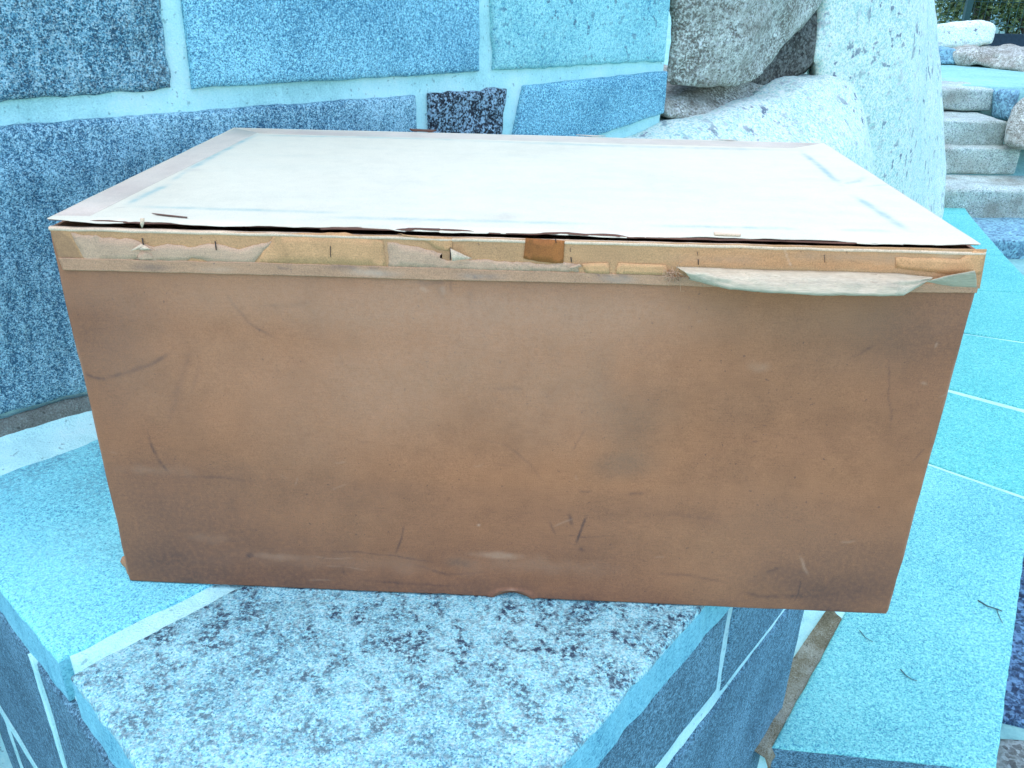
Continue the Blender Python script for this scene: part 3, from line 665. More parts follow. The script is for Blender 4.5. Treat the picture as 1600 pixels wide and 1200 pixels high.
#BOX
# ------------------------------------------------------------------ the cardboard box
BH, BD, BX = .3949, .4754, .40
box = empty('cardboard_box', (0, BD/2, 0), 'large old brown cardboard box with a scuffed front and pale lid', 'box')
def warp(x, z):
    P = np.stack([x*1.0, np.zeros_like(x)+.7, z], -1)
    e = np.clip(np.minimum(np.minimum(.4-np.abs(x), z), BH-z)/.03, 0, 1)
    return -.0032*e*fbm(P, 4.5, 3, 3) - .0007*fbm(P, 22, 3, 8)*e        # y of the front face, gently buckled
def px2xz(l):
    r = [front(x, y) for x, y in l]; return np.array([[p[0], p[2]] for p in r])
PXM = 1/1640.                                                          # one photo pixel on the front, in metres
class WearShade:
    """stains, scuffs, scratches and painted shade laid out in metres on a flat face"""
    def __init__(s, A, B): s.A, s.B = A, B; s.c = np.zeros(A.shape+(4,)); s.c[..., 3] = 1; s.P = np.stack([A, np.zeros_like(A), B], -1)
    def add(s, ch, v): s.c[..., ch] = np.clip(np.maximum(s.c[..., ch], v), 0, 1)
    def plus(s, ch, v): s.c[..., ch] = np.clip(s.c[..., ch]+v, 0, 1)
    def stroke(s, pts, wpx, a, ch=0, soft=1.0, fade=True):
        pts = np.asarray(pts); best = np.full(s.A.shape, 9.); tt = np.zeros(s.A.shape); wdt = wpx*PXM
        lo = pts.min(0)-wdt*3; hi = pts.max(0)+wdt*3
        m = (s.A > lo[0]) & (s.A < hi[0]) & (s.B > lo[1]) & (s.B < hi[1])
        x = s.A[m]; z = s.B[m]; bb = np.full(x.shape, 9.); ti = np.zeros(x.shape); n = len(pts)-1
        jx = .0012*fbm(s.P[m], 60, 2, 5); x = x+jx; z = z+jx
        for i in range(n):
            d = pts[i+1]-pts[i]; t = np.clip(((x-pts[i][0])*d[0]+(z-pts[i][1])*d[1])/(d@d+1e-12), 0, 1)
            r = np.hypot(x-pts[i][0]-t*d[0], z-pts[i][1]-t*d[1]); k = r < bb; bb[k] = r[k]; ti[k] = (i+t[k])/n
        v = np.exp(-(bb/(wdt*.5))**2*1.2)
        if fade: v = v*np.clip(np.sin(np.pi*np.clip(ti, .04, .96))*1.8, 0, 1)
        v = v*np.clip(.75+.6*fbm(s.P[m], 90, 3, 2), 0.1, 1)
        c = s.c[m]; c[:, ch] = np.maximum(c[:, ch], a*v); s.c[m] = c
    def blob(s, c, rx, rz, a, ch=0, rag=.5, fr=25, seed=1):
        d = np.hypot((s.A-c[0])/rx, (s.B-c[1])/rz) + rag*fbm(s.P, fr, 4, seed)
        s.plus(ch, a*np.clip(1.25-d, 0, 1)**1.3)
    def poly(s, pts, a, ch, soft=.0015, rag=.003, seed=3):
        x = s.A+rag*fbm(s.P, 70, 3, seed); z = s.B+rag*fbm(s.P, 70, 3, seed+4)
        ins = np.zeros(x.shape, bool); n = len(pts)
        for i in range(n):
            x0, z0 = pts[i]; x1, z1 = pts[(i+1) % n]
            cr = ((z0 > z) != (z1 > z)) & (x < (x1-x0)*(z-z0)/(z1-z0+1e-12)+x0); ins ^= cr
        s.add(ch, a*ins)

# front panel
nx, nz = 560, 280
X, Z = np.meshgrid(np.linspace(-BX, BX, nx), np.linspace(.0018, .3868, nz), indexing='ij')
wr = WearShade(X, Z); S = lambda pts, w_, a, ch=0: wr.stroke(px2xz(pts), w_*1.05, min(1, a*1.15), ch)
S([(350, 455), (366, 480), (385, 500), (410, 517), (437, 533)], 4, .75); S([(410, 480), (450, 478), (492, 471)], 8, .28)
S([(133, 583), (150, 590), (168, 593)], 5, .8); S([(160, 591), (200, 582), (235, 570), (270, 550)], 7, .5)
S([(230, 670), (238, 698), (250, 722), (265, 742)], 5, .55); S([(300, 545), (280, 600), (262, 665)], 13, .22); S([(312, 570), (298, 622)], 9, .2)
S([(632, 818), (627, 842), (618, 866)], 3, .7); S([(916, 806), (908, 828), (899, 850)], 4, .85); S([(889, 800), (894, 820)], 6, .6); S([(859, 812), (868, 838)], 4, .45)
S([(500, 860), (560, 862), (620, 869), (690, 880)], 3, .5); S([(740, 683), (790, 695), (825, 720), (852, 757)], 3, .4)
S([(915, 668), (903, 688), (893, 705)], 3, .4); S([(1251, 903), (1248, 925), (1240, 942)], 3, .6); S([(1195, 893), (1218, 887)], 5, .5)
S([(280, 745), (320, 744), (400, 752)], 5, .3); S([(770, 607), (800, 603), (818, 610)], 7, .35); S([(902, 767), (925, 768)], 4, .5)
S([(1388, 560), (1390, 620), (1393, 672)], 3, .35); S([(1368, 538), (1345, 552), (1330, 558)], 4, .3); S([(1175, 692), (1185, 691)], 4, .5); S([(1425, 722), (1445, 700)], 3, .4)
S([(1020, 896), (1080, 898), (1140, 912)], 6, .35); S([(880, 835), (905, 838), (960, 836)], 3, .35); S([(560, 905), (640, 912), (720, 916)], 5, .3); S([(1160, 925), (1200, 932), (1280, 930)], 8, .35)
S([(1010, 770), (980, 772)], 5, .35); S([(533, 880), (537, 897)], 4, .4); S([(640, 880), (700, 898), (760, 895)], 5, .35); S([(905, 855), (915, 858)], 8, .5)
S([(1040, 800), (1130, 815)], 9, .18); S([(1180, 955), (1380, 958)], 6, .35)
S([(690, 441), (688, 462), (692, 470)], 12, .35); S([(650, 436), (668, 442), (700, 440)], 12, .45); S([(735, 440), (742, 520)], 14, .25); S([(704, 437), (704, 458)], 5, .5)
S([(756, 478), (758, 560)], 8, .12)
bl = lambda x, y, rx, ry, a, ch=0, rag=.5, fr=25, seed=1: wr.blob(px2xz([(x, y)])[0], rx*PXM, ry*PXM, a, ch, rag, fr, seed)
bl(391, 867, 8, 6, .9, 0, .3, 120); bl(985, 680, 80, 80, .32, 2, .5, 12, 4); bl(935, 600, 45, 90, .20, 2, .5, 14, 5); bl(970, 725, 60, 30, .3, 2, .6, 20, 7)
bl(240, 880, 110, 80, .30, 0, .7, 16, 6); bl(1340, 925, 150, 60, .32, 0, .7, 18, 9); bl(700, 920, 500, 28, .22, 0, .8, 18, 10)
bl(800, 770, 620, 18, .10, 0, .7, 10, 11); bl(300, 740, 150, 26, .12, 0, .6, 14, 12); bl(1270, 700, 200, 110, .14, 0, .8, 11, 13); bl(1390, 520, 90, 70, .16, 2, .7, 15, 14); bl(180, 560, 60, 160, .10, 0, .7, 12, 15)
bl(700, 560, 520, 150, .34, 1, .6, 6, 16); bl(980, 520, 120, 60, .14, 1, .6, 14, 17); bl(860, 455, 200, 50, .2, 2, .7, 12, 18); bl(540, 880, 220, 22, .16, 1, .8, 30, 19)
bl(330, 840, 40, 10, .12, 1, .9, 60, 20); bl(230, 735, 60, 14, .2, 1, .9, 45, 21); bl(775, 868, 38, 7, .45, 1, .8, 50, 22); bl(720, 880, 25, 9, .4, 2, .7, 50, 23); bl(748, 820, 3, 3, .9, 1, .2)
bl(430, 868, 70, 8, .25, 1, .9, 60, 24); bl(850, 885, 130, 22, .18, 1, .9, 35, 25); bl(1190, 575, 16, 12, .3, 1, .8, 60, 26); bl(950, 800, 260, 26, .12, 0, .9, 30, 27)
S([(1250, 868), (1256, 884), (1264, 897)], 4, .55, 1); S([(1459, 545), (1463, 535)], 3, .6, 1); S([(485, 867), (520, 872), (560, 871)], 3, .4, 1); S([(500, 882), (580, 890)], 3, .3, 1)
S([(1437, 598), (1447, 601)], 4, .4, 1); S([(775, 930), (800, 922), (825, 931)], 7, .5, 1); S([(480, 905), (520, 906)], 3, .3, 1); S([(670, 457), (655, 449)], 9, .5, 1); S([(694, 462), (690, 445)], 8, .4, 1)
bl(800, 925, 1000, 150, .40, 0, 1.1, 4, 61); bl(420, 800, 420, 160, .25, 2, 1.0, 5, 69); bl(1150, 850, 350, 130, .22, 2, 1.0, 5, 70); bl(150, 480, 150, 120, .2, 0, .6, 7, 71); bl(1450, 500, 160, 120, .2, 0, .6, 7, 72); bl(260, 850, 330, 190, .42, 0, .6, 6, 62); bl(1350, 880, 250, 170, .36, 0, .6, 7, 63); bl(130, 600, 170, 260, .25, 0, .6, 6, 67); bl(1480, 600, 130, 260, .22, 0, .6, 6, 68); bl(640, 790, 520, 40, .14, 0, .8, 11, 64); bl(750, 478, 640, 50, .32, 1, .7, 8, 65); bl(1250, 520, 220, 80, .16, 2, .7, 10, 66)  # painted shade: the front darkens towards its foot, lower corners and side edges
for k in range(70):                                                    # many small random nicks and rubs
    x, y = rng.uniform(130, 1480), 430+500*rng.beta(1.6, 1.1); an = rng.normal(0, .35) if rng.random() < .6 else rng.uniform(0, 3.14); L = rng.uniform(5, 40)
    S([(x, y), (x+L*.5*math.cos(an), y+L*.5*math.sin(an)+rng.normal(0, 1.5)), (x+L*math.cos(an), y+L*math.sin(an))], rng.uniform(1.8, 4), rng.uniform(.12, .42), 1 if rng.random() < .3 else 0)
edge = np.minimum(np.minimum(BX-np.abs(X), Z*1.0), 1)                  # rubbed pale arrises
wr.plus(1, .6*np.clip(1-edge/.0025, 0, 1)*np.clip(.5+1.2*fbm(wr.P, 60, 3, 33), 0, 1))
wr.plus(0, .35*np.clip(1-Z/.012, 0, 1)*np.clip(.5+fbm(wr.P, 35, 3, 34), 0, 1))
Y = warp(X, Z)
dn = px2xz([(800, 936)])[0]
rr = np.hypot((X-dn[0])/.019, (Z-0)/.010)
Y = Y + .0055*np.clip(1-rr, 0, 1)**.7 - .0018*np.exp(-((rr-1.15)/.2)**2)
Zd = Z + .0035*np.clip(1-np.abs(X-dn[0])/.017, 0, 1)**.8*np.clip(1-Z/.014, 0, 1) + .0007*fbm(np.stack([X, X*0, X*0], -1), 30, 3, 6)*np.clip(1-Z/.01, 0, 1)
dn2 = px2xz([(693, 931)])[0]; Zd = Zd + .0016*np.clip(1-np.abs(X-dn2[0])/.006, 0, 1)*np.clip(1-Z/.008, 0, 1)
r_ = .007; ax = np.abs(X)-(BX-r_); az = r_-Zd; hyp = np.hypot(ax, az); cm = (ax > 0) & (az > 0) & (hyp > r_) & (X > 0)
Xd = np.where(cm, np.sign(X)*(BX-r_+ax*r_/np.maximum(hyp, 1e-9)), X); Zd = np.where(cm, r_-az*r_/np.maximum(hyp, 1e-9), Zd)
Xd = Xd + (.0009*fbm(np.stack([Z*0, Z*0+3, Z], -1), 25, 4, 16)+.0011*fbm(np.stack([np.sign(X)*2, Z*0+9, Z], -1), 6, 2, 17))*np.clip(1-(BX-np.abs(X))/.01, 0, 1)
Y = Y + .0012*np.clip(1-(BX-np.abs(X))/.003, 0, 1)**2
V = np.stack([Xd, Y, Zd], -1).reshape(-1, 3); F = grid_faces(nx, nz).tolist()
ring = [i*nz for i in range(nx)] + [(nx-1)*nz+j for j in range(1, nz)] + [i*nz+nz-1 for i in range(nx-2, -1, -1)] + [j for j in range(nz-2, 0, -1)]
o0 = len(V); V = np.concatenate([V, V[ring]+np.array([0, .0035, 0])]); L = len(ring)
for i in range(L): F.append([ring[i], o0+i, o0+(i+1) % L, ring[(i+1) % L]])
F.append(list(range(o0, o0+L)))
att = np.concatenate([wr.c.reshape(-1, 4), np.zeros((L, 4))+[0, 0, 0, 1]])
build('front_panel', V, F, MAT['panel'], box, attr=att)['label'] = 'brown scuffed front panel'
def bpart(name, c, s, mat):
    V, F = boxmesh(c, s); return build(name, V, F, MAT[mat], box, smooth=False)
TH = .0035
bpart('side_panel', (-BX+TH/2+.0005, BD/2, .194), (TH, BD-.010, .386), 'side'); bpart('side_panel', (BX-TH/2-.0005, BD/2, .194), (TH, BD-.010, .386), 'side')
bpart('back_panel', (0, BD-TH/2-.001, .194), (BX*2-.002, TH, .386), 'side'); bpart('bottom_panel', (0, BD/2, .004), (BX*2-.012, BD-.014, TH), 'inside')

# cream rim of the board along the top of the front
def ribbon(name, top, bot, mat, n=240, m=8, off=.0006, noise=(.0006, .0006), freq=60, thick=.0004, seed=0, wear_shade=None, wrinkle=0.0):
    """a paper strip lying on the buckled front; top and bottom outlines in survey pixels"""
    tx, ty = np.array(top, float).T; bx_, by = np.array(bot, float).T
    k = np.linspace(0, 1, n); xt = tx[0]+(tx[-1]-tx[0])*k; xb = bx_[0]+(bx_[-1]-bx_[0])*k
    yt = np.interp(xt, tx, ty); yb = np.interp(xb, bx_, by)
    T = px2xz(list(zip(xt, yt))); B = px2xz(list(zip(xb, yb)))
    nq = lambda a, sd_: fbm(np.stack([a[:, 0], a[:, 1]*0+sd_, a[:, 1]*0], -1), freq, 4, seed+sd_)
    T[:, 1] += noise[0]*nq(T, 1); B[:, 1] += noise[1]*nq(B, 2)
    v = np.linspace(0, 1, m)[None, :, None]; G = T[:, None]*(1-v)+B[:, None]*v
    A_, B_ = G[..., 0], G[..., 1]
    y = warp(A_, B_)-off
    if wrinkle: y = y - wrinkle*(.5+fbm(np.stack([A_, A_*0+seed, B_*1.6], -1), 50, 3, seed))
    V = np.stack([A_, y, B_], -1).reshape(-1, 3); wm = WearShade(A_, B_)
    if wear_shade: wear_shade(wm)
    o = build(name, V, grid_faces(n, m), MAT[mat], box, attr=wm.c.reshape(-1, 4))
    md = o.modifiers.new('thickness', 'SOLIDIFY'); md.thickness = thick; md.offset = -1
    return o
def rimtop(k): return .3878+.0022*k
V = []; K = 400; F = []
for i in range(K):
    k = i/(K-1); x = -BX+.0005+k*(2*BX-.001); zt = rimtop(k)+.0005*float(fbm(np.array([[x, 4., 0]]), 40, 3, 7)[0]); yb = float(warp(np.array([x]), np.array([.386]))[0])
    nb = .0006*float(fbm(np.array([[x, 9., 0]]), 55, 3, 17)[0])
    for (y, z) in ((-.0004, -.0036+nb), (-.0016, -.0028), (-.0018, -.0012), (-.0008, -.0002), (.0015, 0), (.0042, -.0003), (.0045, -.004)): V.append([x, yb+y, zt+z])
for i in range(K-1):
    for j in range(6): F.append([i*7+j, (i+1)*7+j, (i+1)*7+j+1, i*7+j+1])
build('rim', V, F, MAT['rim'], box)['label'] = 'cream board edge along the top of the front'

def tape_wear(t):
    f = lambda l: px2xz(l)
    t.poly(f([(78, 362), (96, 362), (112, 372), (130, 398), (140, 412), (85, 412)]), .42, 0)
    t.stroke(f([(92, 402), (112, 404), (134, 408)]), 12, .9); 
    for x, y, rx, ry, a, ch in ((690, 385, 22, 24, .25, 0), (228, 398, 12, 9, .4, 0), (700, 408, 9, 12, .45, 0), (1120, 405, 60, 8, .3, 2), (1330, 402, 90, 9, .5, 2), (1480, 395, 20, 18, .35, 1), (1180, 385, 40, 10, .15, 1), (560, 390, 60, 30, .1, 1), (760, 385, 40, 20, .12, 0), (960, 400, 40, 16, .12, 0)):
        t.blob(f([(x, y)])[0], rx*PXM, ry*PXM, a, ch, .6, 40, int(x))
    t.stroke(f([(1225, 386), (1230, 402), (1236, 418)]), 3, .9, 1)
    for k in range(40):
        x = rng.uniform(100, 1500); y = 362+(x-78)*.026+rng.uniform(5, 45); t.stroke(f([(x, y), (x+rng.uniform(4, 30), y+rng.normal(0, 3))]), rng.uniform(1.5, 3), rng.uniform(.1, .4), int(rng.random() < .5))
    for x in (760, 790, 828, 1013, 1170, 1040): t.stroke(f([(x, 366+(x-600)*.022), (x+14, 367+(x-600)*.022)]), 3, .8, 0)
ribbon('paper_tape', [(79, 356), (600, 367), (1000, 378), (1541, 389)], [(94, 408), (400, 414), (650, 422), (900, 430), (1055, 436), (1300, 442), (1530, 450)], 'tape', off=.0007, noise=(.0003, .0012), seed=1, wear_shade=tape_wear, m=34, n=420)['label'] = 'tan paper tape along the top of the front'
def clear_wear(t):
    f = lambda l: px2xz(l)
    for pts, w_, a in (([(437, 412), (438, 418), (458, 419)], 4, .8), ([(452, 412), (460, 412)], 5, .5), ([(512, 417), (540, 416), (562, 418)], 9, .6), ([(930, 424), (936, 432)], 4, .7), ([(940, 430), (955, 431)], 4, .5), ([(963, 424), (984, 432)], 8, .5), ([(575, 419), (590, 418)], 8, .4), ([(300, 413), (310, 414)], 5, .4), ([(740, 430), (745, 436)], 5, .4)): t.stroke(f(pts), w_, a)
    for k in range(12):
        x = rng.uniform(150, 1050); y = 414+(x-135)*.027; t.blob(f([(x, y)])[0], 30*PXM, 6*PXM, .25, int(rng.random() < .4), .8, 50, k+40)
ribbon('clear_tape', [(92, 402), (400, 409), (650, 417), (900, 425), (1055, 431), (1300, 438), (1528, 444)], [(100, 421), (430, 429), (700, 437), (950, 442), (1060, 446), (1300, 453), (1525, 457)], 'tape_clear', off=.0012, noise=(.0007, .0004), seed=3, wear_shade=clear_wear, m=14, n=420)['label'] = 'dull translucent brown tape below the tan tape'

def paper(name, pts, mat, off=.0018, rag=1.6, seed=0, lift=None, label=None, step=6):
    """a torn piece of paper with a ragged outline; lift(x,y) raises parts of it off the box"""
    P = []
    n = len(pts)
    for i in range(n):
        a = np.array(pts[i], float); b = np.array(pts[(i+1) % n], float); k = max(1, int(np.hypot(*(b-a))/step))
        for j in range(k): P.append(a+(b-a)*j/k)
    P = np.array(P); q = np.stack([P[:, 0], P[:, 1], P[:, 0]*0+seed], -1)
    P = P + rag*np.stack([fbm(q, .12, 3, seed), fbm(q, .12, 3, seed+5)], -1)
    bm = bmesh.new(); vv = []
    for x, y in P: vv.append(bm.verts.new((x, y, 0)))
    bm.faces.new(vv); bmesh.ops.triangulate(bm, faces=bm.faces[:]); bmesh.ops.subdivide_edges(bm, edges=[e for e in bm.edges if e.calc_length() > 14], cuts=2, use_grid_fill=True)
    bmesh.ops.triangulate(bm, faces=bm.faces[:])
    bm.verts.index_update(); V = []
    for v in bm.verts:
        o = off + (lift(v.co.x, v.co.y) if lift else 0) + .00012*float(vnoise(np.array([[v.co.x*.1, v.co.y*.1, seed]]))[0])
        p = front(v.co.x, v.co.y); p[1] = float(warp(np.array([p[0]]), np.array([p[2]]))[0])
        p = front(v.co.x, v.co.y, o-p[1]); V.append(p)
    F = [[v.index for v in f.verts] for f in bm.faces]; bm.free()
    o = build(name, V, F, MAT[mat], box)
    bm = bmesh.new(); bm.from_mesh(o.data)
    bmesh.ops.recalc_face_normals(bm, faces=bm.faces)
    bm.faces.ensure_lookup_table()
    if sum(f.normal.y*f.calc_area() for f in bm.faces) > 0: bmesh.ops.reverse_faces(bm, faces=bm.faces)
    bm.to_mesh(o.data); bm.free()
    md = o.modifiers.new('thickness', 'SOLIDIFY'); md.thickness = .00035; md.offset = -1
    if label: o['label'] = label
    return o
paper('paper_patch', [(110, 364), (150, 368), (160, 371), (205, 374), (222, 380), (240, 386), (262, 381), (300, 386), (332, 380), (372, 390), (425, 376), (404, 400), (398, 413), (330, 411), (300, 402), (290, 408), (242, 408), (236, 396), (222, 392), (212, 405), (200, 410), (137, 411), (124, 388)], 'torn', .00145, 3.0, 3, label='torn greyish paper patch at the left end of the tape')
paper('paper_patch', [(428, 367), (475, 364), (540, 364), (598, 376), (604, 417), (500, 416), (402, 412), (412, 388)], 'torn_tan', .00145, 2.2, 5, label='light tan paper patch left of the middle')
paper('paper_patch', [(605, 378), (640, 384), (672, 391), (690, 395), (684, 402), (700, 407), (716, 404), (770, 407), (820, 410), (850, 413), (880, 410), (902, 414), (905, 425), (800, 424), (700, 420), (606, 417)], 'torn', .00145, 2.4, 7, label='torn greyish paper patch below the orange label')
paper('paper_patch', [(908, 412), (950, 410), (953, 428), (915, 426)], 'torn_tan', .0019, 1.5, 9); paper('paper_patch', [(966, 411), (1040, 414), (1048, 430), (962, 428)], 'torn_tan', .0019, 1.5, 10)
paper('paper_patch', [(1400, 402), (1500, 405), (1522, 392), (1538, 394), (1532, 428), (1460, 426), (1400, 418)], 'torn_tan', .0016, 2, 11)
paper('paper_patch', [(620, 366), (650, 369), (680, 370), (706, 372), (706, 392), (690, 390), (676, 386), (668, 377)], 'torn_tan', .0016, 2.4, 12)
paper('label', [(821, 372), (850, 374), (882, 376), (881, 400), (880, 411), (862, 411), (840, 408), (818, 404), (820, 388)], 'label', .0020, .8, 13, label='rust orange paper label')
paper('torn_curl', [(704, 388), (716, 394), (738, 404), (722, 406), (707, 408)], 'rim', .002, .8, 14, lift=lambda x, y: .010*max(0, 1-(x-704)/34.), label='little torn paper tip sticking out beside a staple')
paper('torn_curl', [(886, 419), (905, 412), (910, 416), (892, 421)], 'torn', .002, .6, 15, lift=lambda x, y: .003)
paper('torn_curl', [(203, 392), (220, 381), (240, 391), (224, 384), (214, 390)], 'rim', .002, .6, 16, lift=lambda x, y: .002)
paper('torn_tag', [(219, 341), (226, 341), (225, 350), (222, 357), (219, 350)], 'rim', .0022, .5, 17, label='small white paper tag bridging the lid gap')
for x, y0, y1, w_, tl in ((222, 372, 391, 3.4, 4), (336, 377, 391, 3.2, 2), (516, 384, 402, 1.6, 0), (704, 387, 407, 3.4, -1), (891, 387, 394, 1.5, 0), (892, 402, 410, 3.2, 1), (1090, 393, 399, 1.3, 0), (1091, 405, 414, 2.6, 0), (1288, 398, 410, 1.5, 1), (868, 373, 380, 2.5, 1)):
    paper('staple', [(x-w_*.3, y0), (x+w_*.3, y0+.5), (x+w_*.3+tl*.8, y1), (x+tl*.8-w_*.15, y1)], 'staple', .0024, .2, int(x), step=9)

# the peeled flap of tape on the right, hanging forward
def flap(name, top, bot, offt, offb, mat, n, m, bulge, wr_, seed, label):
    tx, ty = np.array(top, float).T; bx_, by = np.array(bot, float).T
    k = np.linspace(0, 1, n)
    kt = (tx-tx[0])/(tx[-1]-tx[0]); kb = (bx_-bx_[0])/(bx_[-1]-bx_[0]); V = []
    for i, kk in enumerate(k):
        xt, yt = np.interp(kk, kt, tx), np.interp(kk, kt, ty); xb, yb = np.interp(kk, kb, bx_), np.interp(kk, kb, by)
        ot = np.interp(kk, np.linspace(0, 1, len(offt)), offt); ob = np.interp(kk, np.linspace(0, 1, len(offb)), offb)
        yb += 1.3*float(fbm(np.array([[xb*.05, 0, seed]]), 1, 4, seed)[0])
        A = front(xt, yt, ot); B = front(xb, yb, ob)
        for j in range(m):
            v = j/(m-1); p = A*(1-v)+B*v
            nz_ = float(fbm(np.array([[kk*9, v*3.2, seed]]), 1.5, 4, seed)[0])
            p = p + np.array([0, -1, .45])*(bulge*math.sin(math.pi*v) + wr_*nz_*math.sin(math.pi*min(1, v*.9+.1)))
            V.append(p)
        p = B + np.array([0, .003, -.0022]); V.append(p); V.append(B+np.array([0, .0065, -.0018]))     # rolled lower edge
    M_ = m+2
    o = build(name, V, grid_faces(n, M_), MAT[mat], box)
    md = o.modifiers.new('thickness', 'SOLIDIFY'); md.thickness = .0005; md.offset = 0
    o['label'] = label
flap('peeled_flap', [(1056, 417), (1100, 418), (1200, 422), (1300, 424), (1400, 427), (1452, 433)], [(1078, 434), (1106, 442), (1142, 450), (1200, 455), (1275, 459), (1350, 460), (1415, 460), (1452, 437)],
     (.002, .0025, .003, .003, .003, .006), (.012, .026, .031, .034, .034, .034, .033, .010), 'flap', 150, 14, .006, .0045, 4, 'peeled pale strip of tape hanging forward from the front')
flap('peeled_flap', [(1446, 440), (1480, 431), (1523, 423)], [(1462, 443), (1490, 447), (1526, 448)], (.010, .012, .014), (.002, .002, .002), 'flap', 40, 8, .001, .0012, 6, 'small folded end of the peeled tape at the right corner')
parts = []
for k in range(34):
    a = front(rng.uniform(1043, 1062), rng.uniform(424, 438), .002+.008*rng.random()); pts = [a]
    for j in range(4): pts.append(pts[-1]+rng.normal(0, .0028, 3))
    parts.append(tube(pts, .00025, .00015, 4))
V, F = joined(parts); tag(build('lint', V, F, MAT['torn'], box), 'grey lint caught under the peeled tape', kind='stuff')
# crumpled flake at the left foot of the box
V = []
for i in range(7):
    for j in range(6):
        u_, v_ = i/6, j/5; bul = math.sin(math.pi*v_)
        V.append([-.3990-.0105*bul**.7*u_-.0008*math.sin(7*v_+3*u_), .002+.010*u_*(1-.3*v_)+.001*math.sin(9*u_+4*v_), .002+.026*v_+.002*u_])
o = build('crumpled_corner', V, grid_faces(7, 6), MAT['side'], box); md = o.modifiers.new('t', 'SOLIDIFY'); md.thickness = .0012

# ------------------------------------------------------------------ the lid
LZ = .3949
lid_c = [on_z(73, 341, LZ), on_z(1533, 381, LZ), on_z(1288, 223.5, LZ), on_z(366, 199, LZ)]
n, m = 420, 220
u = np.linspace(0, 1, n)[:, None, None]; v = (np.linspace(0, 1, m)**1.15)[None, :, None]
def lidgrid(front_rag, seed, dz, inset=0.0, curl=.0020):
    P = lid_c[0]*(1-u)*(1-v)+lid_c[1]*u*(1-v)+lid_c[2]*u*v+lid_c[3]*(1-u)*v
    P = P.copy(); fe = np.clip(1-v[..., 0]*9, 0, 1); be = np.clip(1-(1-v[..., 0])*14, 0, 1)
    xx = P[..., 0]; l = np.stack([xx, xx*0+seed, xx*0], -1)
    rag = fbm(l, 22, 5, seed, .6) + .9*np.sign(vnoise(l*[28, 1, 1], seed+3))*np.abs(vnoise(l*[11, 1, 1], seed+6))
    P[..., 1] += fe*(front_rag*rag+inset) + be*.0012*fbm(l, 30, 4, seed+2)
    P[..., 0] += .0006*fbm(np.stack([P[..., 1], P[..., 1]*0, P[..., 1]*0+seed], -1), 30, 3, 8)*np.clip(np.abs(u[..., 0]-.5)*40-19, 0, 1)
    stp = .5+.5*np.tanh(6*fbm(l, 16, 3, seed+9)) + .35*fbm(l, 60, 3, seed+19)
    P[..., 2] += dz + .0004*fbm(P*[1, 1, 0], 6, 3, 4)*np.clip((1-fe), 0.2, 1) - curl*np.clip(1-v[..., 0]*45, 0, 1)**1.5*np.clip(stp, -.2, 1.4)*np.clip((.4-np.abs(xx))*25, 0, 1)
    return P
def shell(P, thick):
    n_, m_ = P.shape[:2]; V = P.reshape(-1, 3); F = grid_faces(n_, m_).tolist()
    ring = [i*m_ for i in range(n_)] + [(n_-1)*m_+j for j in range(1, m_)] + [i*m_+m_-1 for i in range(n_-2, -1, -1)] + [j for j in range(m_-2, 0, -1)]
    o0 = len(V); V = np.concatenate([V, V[ring]-np.array([0, 0, thick])]); L = len(ring)
    for i in range(L): F.append([ring[i], o0+i, o0+(i+1) % L, ring[(i+1) % L]])
    F.append(list(range(o0, o0+L))); return V, F, L
P = lidgrid(.0016, 5, 0.0)
wl = WearShade(P[..., 0], P[..., 1]); zl = lambda l: np.array([on_z(x, y, LZ)[:2] for x, y in l])
PXL = 1/1500.
def ls(pts, wpx, a, ch=2): wl.stroke(zl(pts), wpx*1.35, min(1, a*1.15), ch)
ls([(404, 208), (340, 240), (285, 270)], 12, .95); ls([(290, 268), (270, 283)], 9, .5); ls([(263, 288), (230, 303), (200, 319)], 11, .9)
ls([(1251, 236), (1285, 264), (1315, 290)], 11, .9); ls([(1313, 288), (1340, 284), (1352, 275)], 10, .5); ls([(1334, 305), (1375, 332), (1420, 361)], 12, .9); ls([(1350, 292), (1390, 288)], 9, .5)
ls([(200, 322), (360, 327), (560, 334)], 12, .6); ls([(500, 339), (700, 344), (945, 351)], 12, .6); ls([(1000, 352), (1130, 355), (1265, 358)], 12, .6); ls([(1310, 359), (1400, 361)], 12, .5)
ls([(405, 211), (560, 214), (750, 219)], 18, .55); ls([(700, 219), (1000, 229), (1250, 235)], 18, .5)
wl.P = np.stack([wl.A, wl.B, wl.B*0], -1)
def lb(x, y, rx, ry, a, ch=0, fr=40, seed=1): c = zl([(x, y)])[0]; wl.blob(c, rx*PXL, ry*PXL, a, ch, .8, fr, seed)
lb(793, 339, 34, 22, .35, 0, 45, 3); lb(262, 258, 24, 60, .55, 0, 40, 4); lb(240, 268, 14, 40, .5, 0, 50, 5); lb(303, 266, 18, 18, .4, 0, 60, 6); lb(866, 220, 24, 20, .4, 2, 40, 7); lb(780, 212, 26, 16, .35, 0, 40, 8); lb(330, 228, 40, 60, .28, 0, 25, 9); lb(190, 290, 20, 40, .3, 2, 50, 10)
ls([(205, 285), (225, 290), (222, 283)], 4, .4, 0); ls([(178, 325), (200, 323)], 4, .6, 0)
wl.plus(2, .10*np.clip(fbm(wl.P*[1, 6, 1], 9, 4, 44), 0, 1))
V, F, L = shell(P, .0009)
lid = build('lid', V, F, MAT['lid'], box, attr=np.concatenate([wl.c.reshape(-1, 4), np.zeros((L, 4))+[.3, 0, 0, 1]])); lid['label'] = 'lid coloured pale for sky glare, with creased border and ragged front edge'
n, m = 300, 60
u = np.linspace(0, 1, n)[:, None, None]; v = (np.linspace(0, 1, m)**1.3)[None, :, None]
P = lidgrid(.0020, 25, -.0010, .0002, .0012)
P[..., 0] *= .9985
V, F, L = shell(P, .0010)
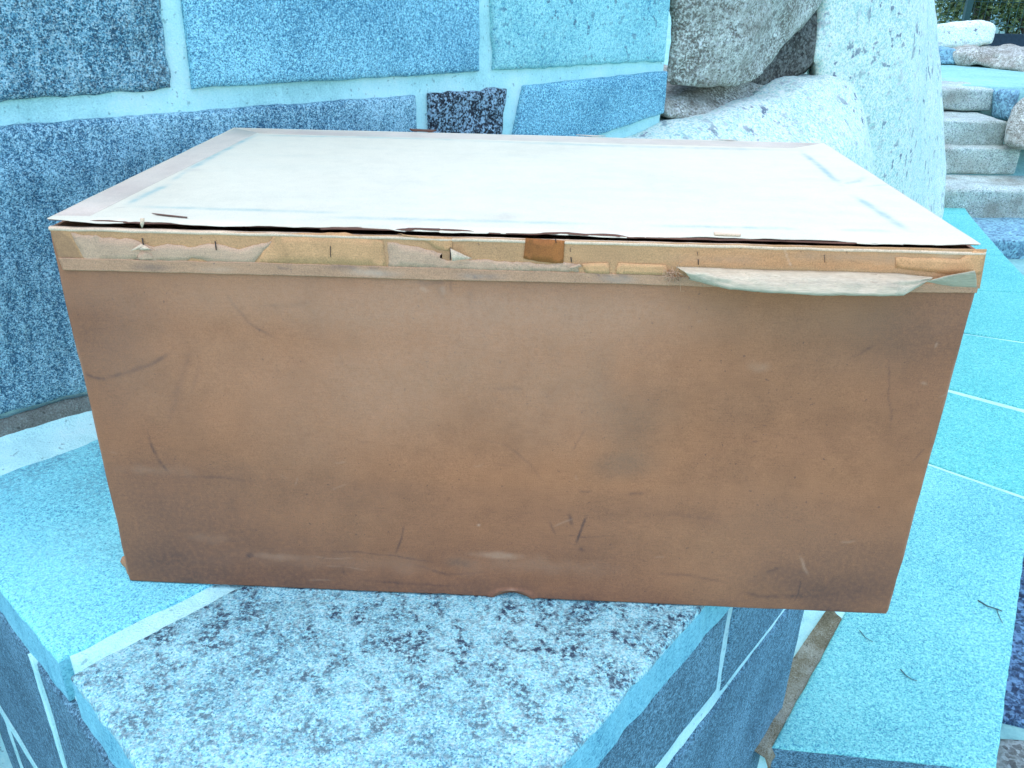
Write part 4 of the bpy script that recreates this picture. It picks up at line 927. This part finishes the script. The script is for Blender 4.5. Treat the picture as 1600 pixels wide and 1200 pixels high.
build('lid_board', V, F, MAT['inside'], lid)
# pinkish paper strips along the left and back edges of the lid
def lidstrip(pts, seed, n=90, m=10, lab=None):
    q = [on_z(x, y, LZ) for x, y in pts]; u = np.linspace(0, 1, n)[:, None, None]; v = np.linspace(0, 1, m)[None, :, None]
    P = q[0]*(1-u)*(1-v)+q[1]*u*(1-v)+q[2]*u*v+q[3]*(1-u)*v
    P[..., 2] += .00025+.0004*fbm(P*[1, 1, 0], 6, 3, 4); wv = WearShade(P[..., 0], P[..., 1]); wv.P = np.stack([wv.A, wv.B, wv.A*0], -1)
    wv.plus(0, 1.0*np.clip(fbm(wv.P*[.5, .8, 1], 22, 5, seed)-.05, 0, 1)); wv.plus(2, .25*np.clip(fbm(wv.P, 30, 4, seed+3), 0, 1))
    V, F, L = shell(P, .0006); o = build('lid_strip', V, F, MAT['lid_border'], lid, attr=np.concatenate([wv.c.reshape(-1, 4), np.zeros((L, 4))+[0, 0, 0, 1]]))
    if lab: o['label'] = lab
lidstrip([(84, 336.5), (140, 337.5), (402, 207), (368, 200.3)], 3, lab='pinkish paper strip along the left edge of the lid')
lidstrip([(378, 200.8), (407, 208.5), (1238, 231.5), (1282, 224.3)], 6, lab='pinkish paper strip along the back edge of the lid')
def sliver(pts, up, mat='inside', nm='torn_sliver'):
    V = []; 
    for x, y in pts: V.append(on_z(x, y, LZ+.0006))
    top = [p+np.array([0, 0, up]) for p in V]; n_ = len(V)
    F = [list(range(n_))[::-1], [n_+i for i in range(n_)]]+[[i, (i+1) % n_, n_+(i+1) % n_, n_+i] for i in range(n_)]
    o = build(nm, V+top, F, MAT[mat], lid, smooth=False)
    bm = bmesh.new(); bm.from_mesh(o.data); bmesh.ops.recalc_face_normals(bm, faces=bm.faces); bm.to_mesh(o.data); bm.free()
sliver([(237, 333.5), (256, 335.5), (293, 339.5), (292, 340.6), (262, 337.8), (245, 335.6)], .0005); sliver([(640, 203), (660, 204), (682, 205), (676, 206.5), (645, 205.5)], .002); sliver([(900, 211), (946, 213), (930, 213.6)], .0008, 'lid_border'); sliver([(1104, 217), (1156, 219), (1140, 219.6)], .0006, 'lid_border')
sliver([(1115, 364), (1128, 365), (1158, 367), (1156, 369), (1117, 367.5)], .0012, 'rim')
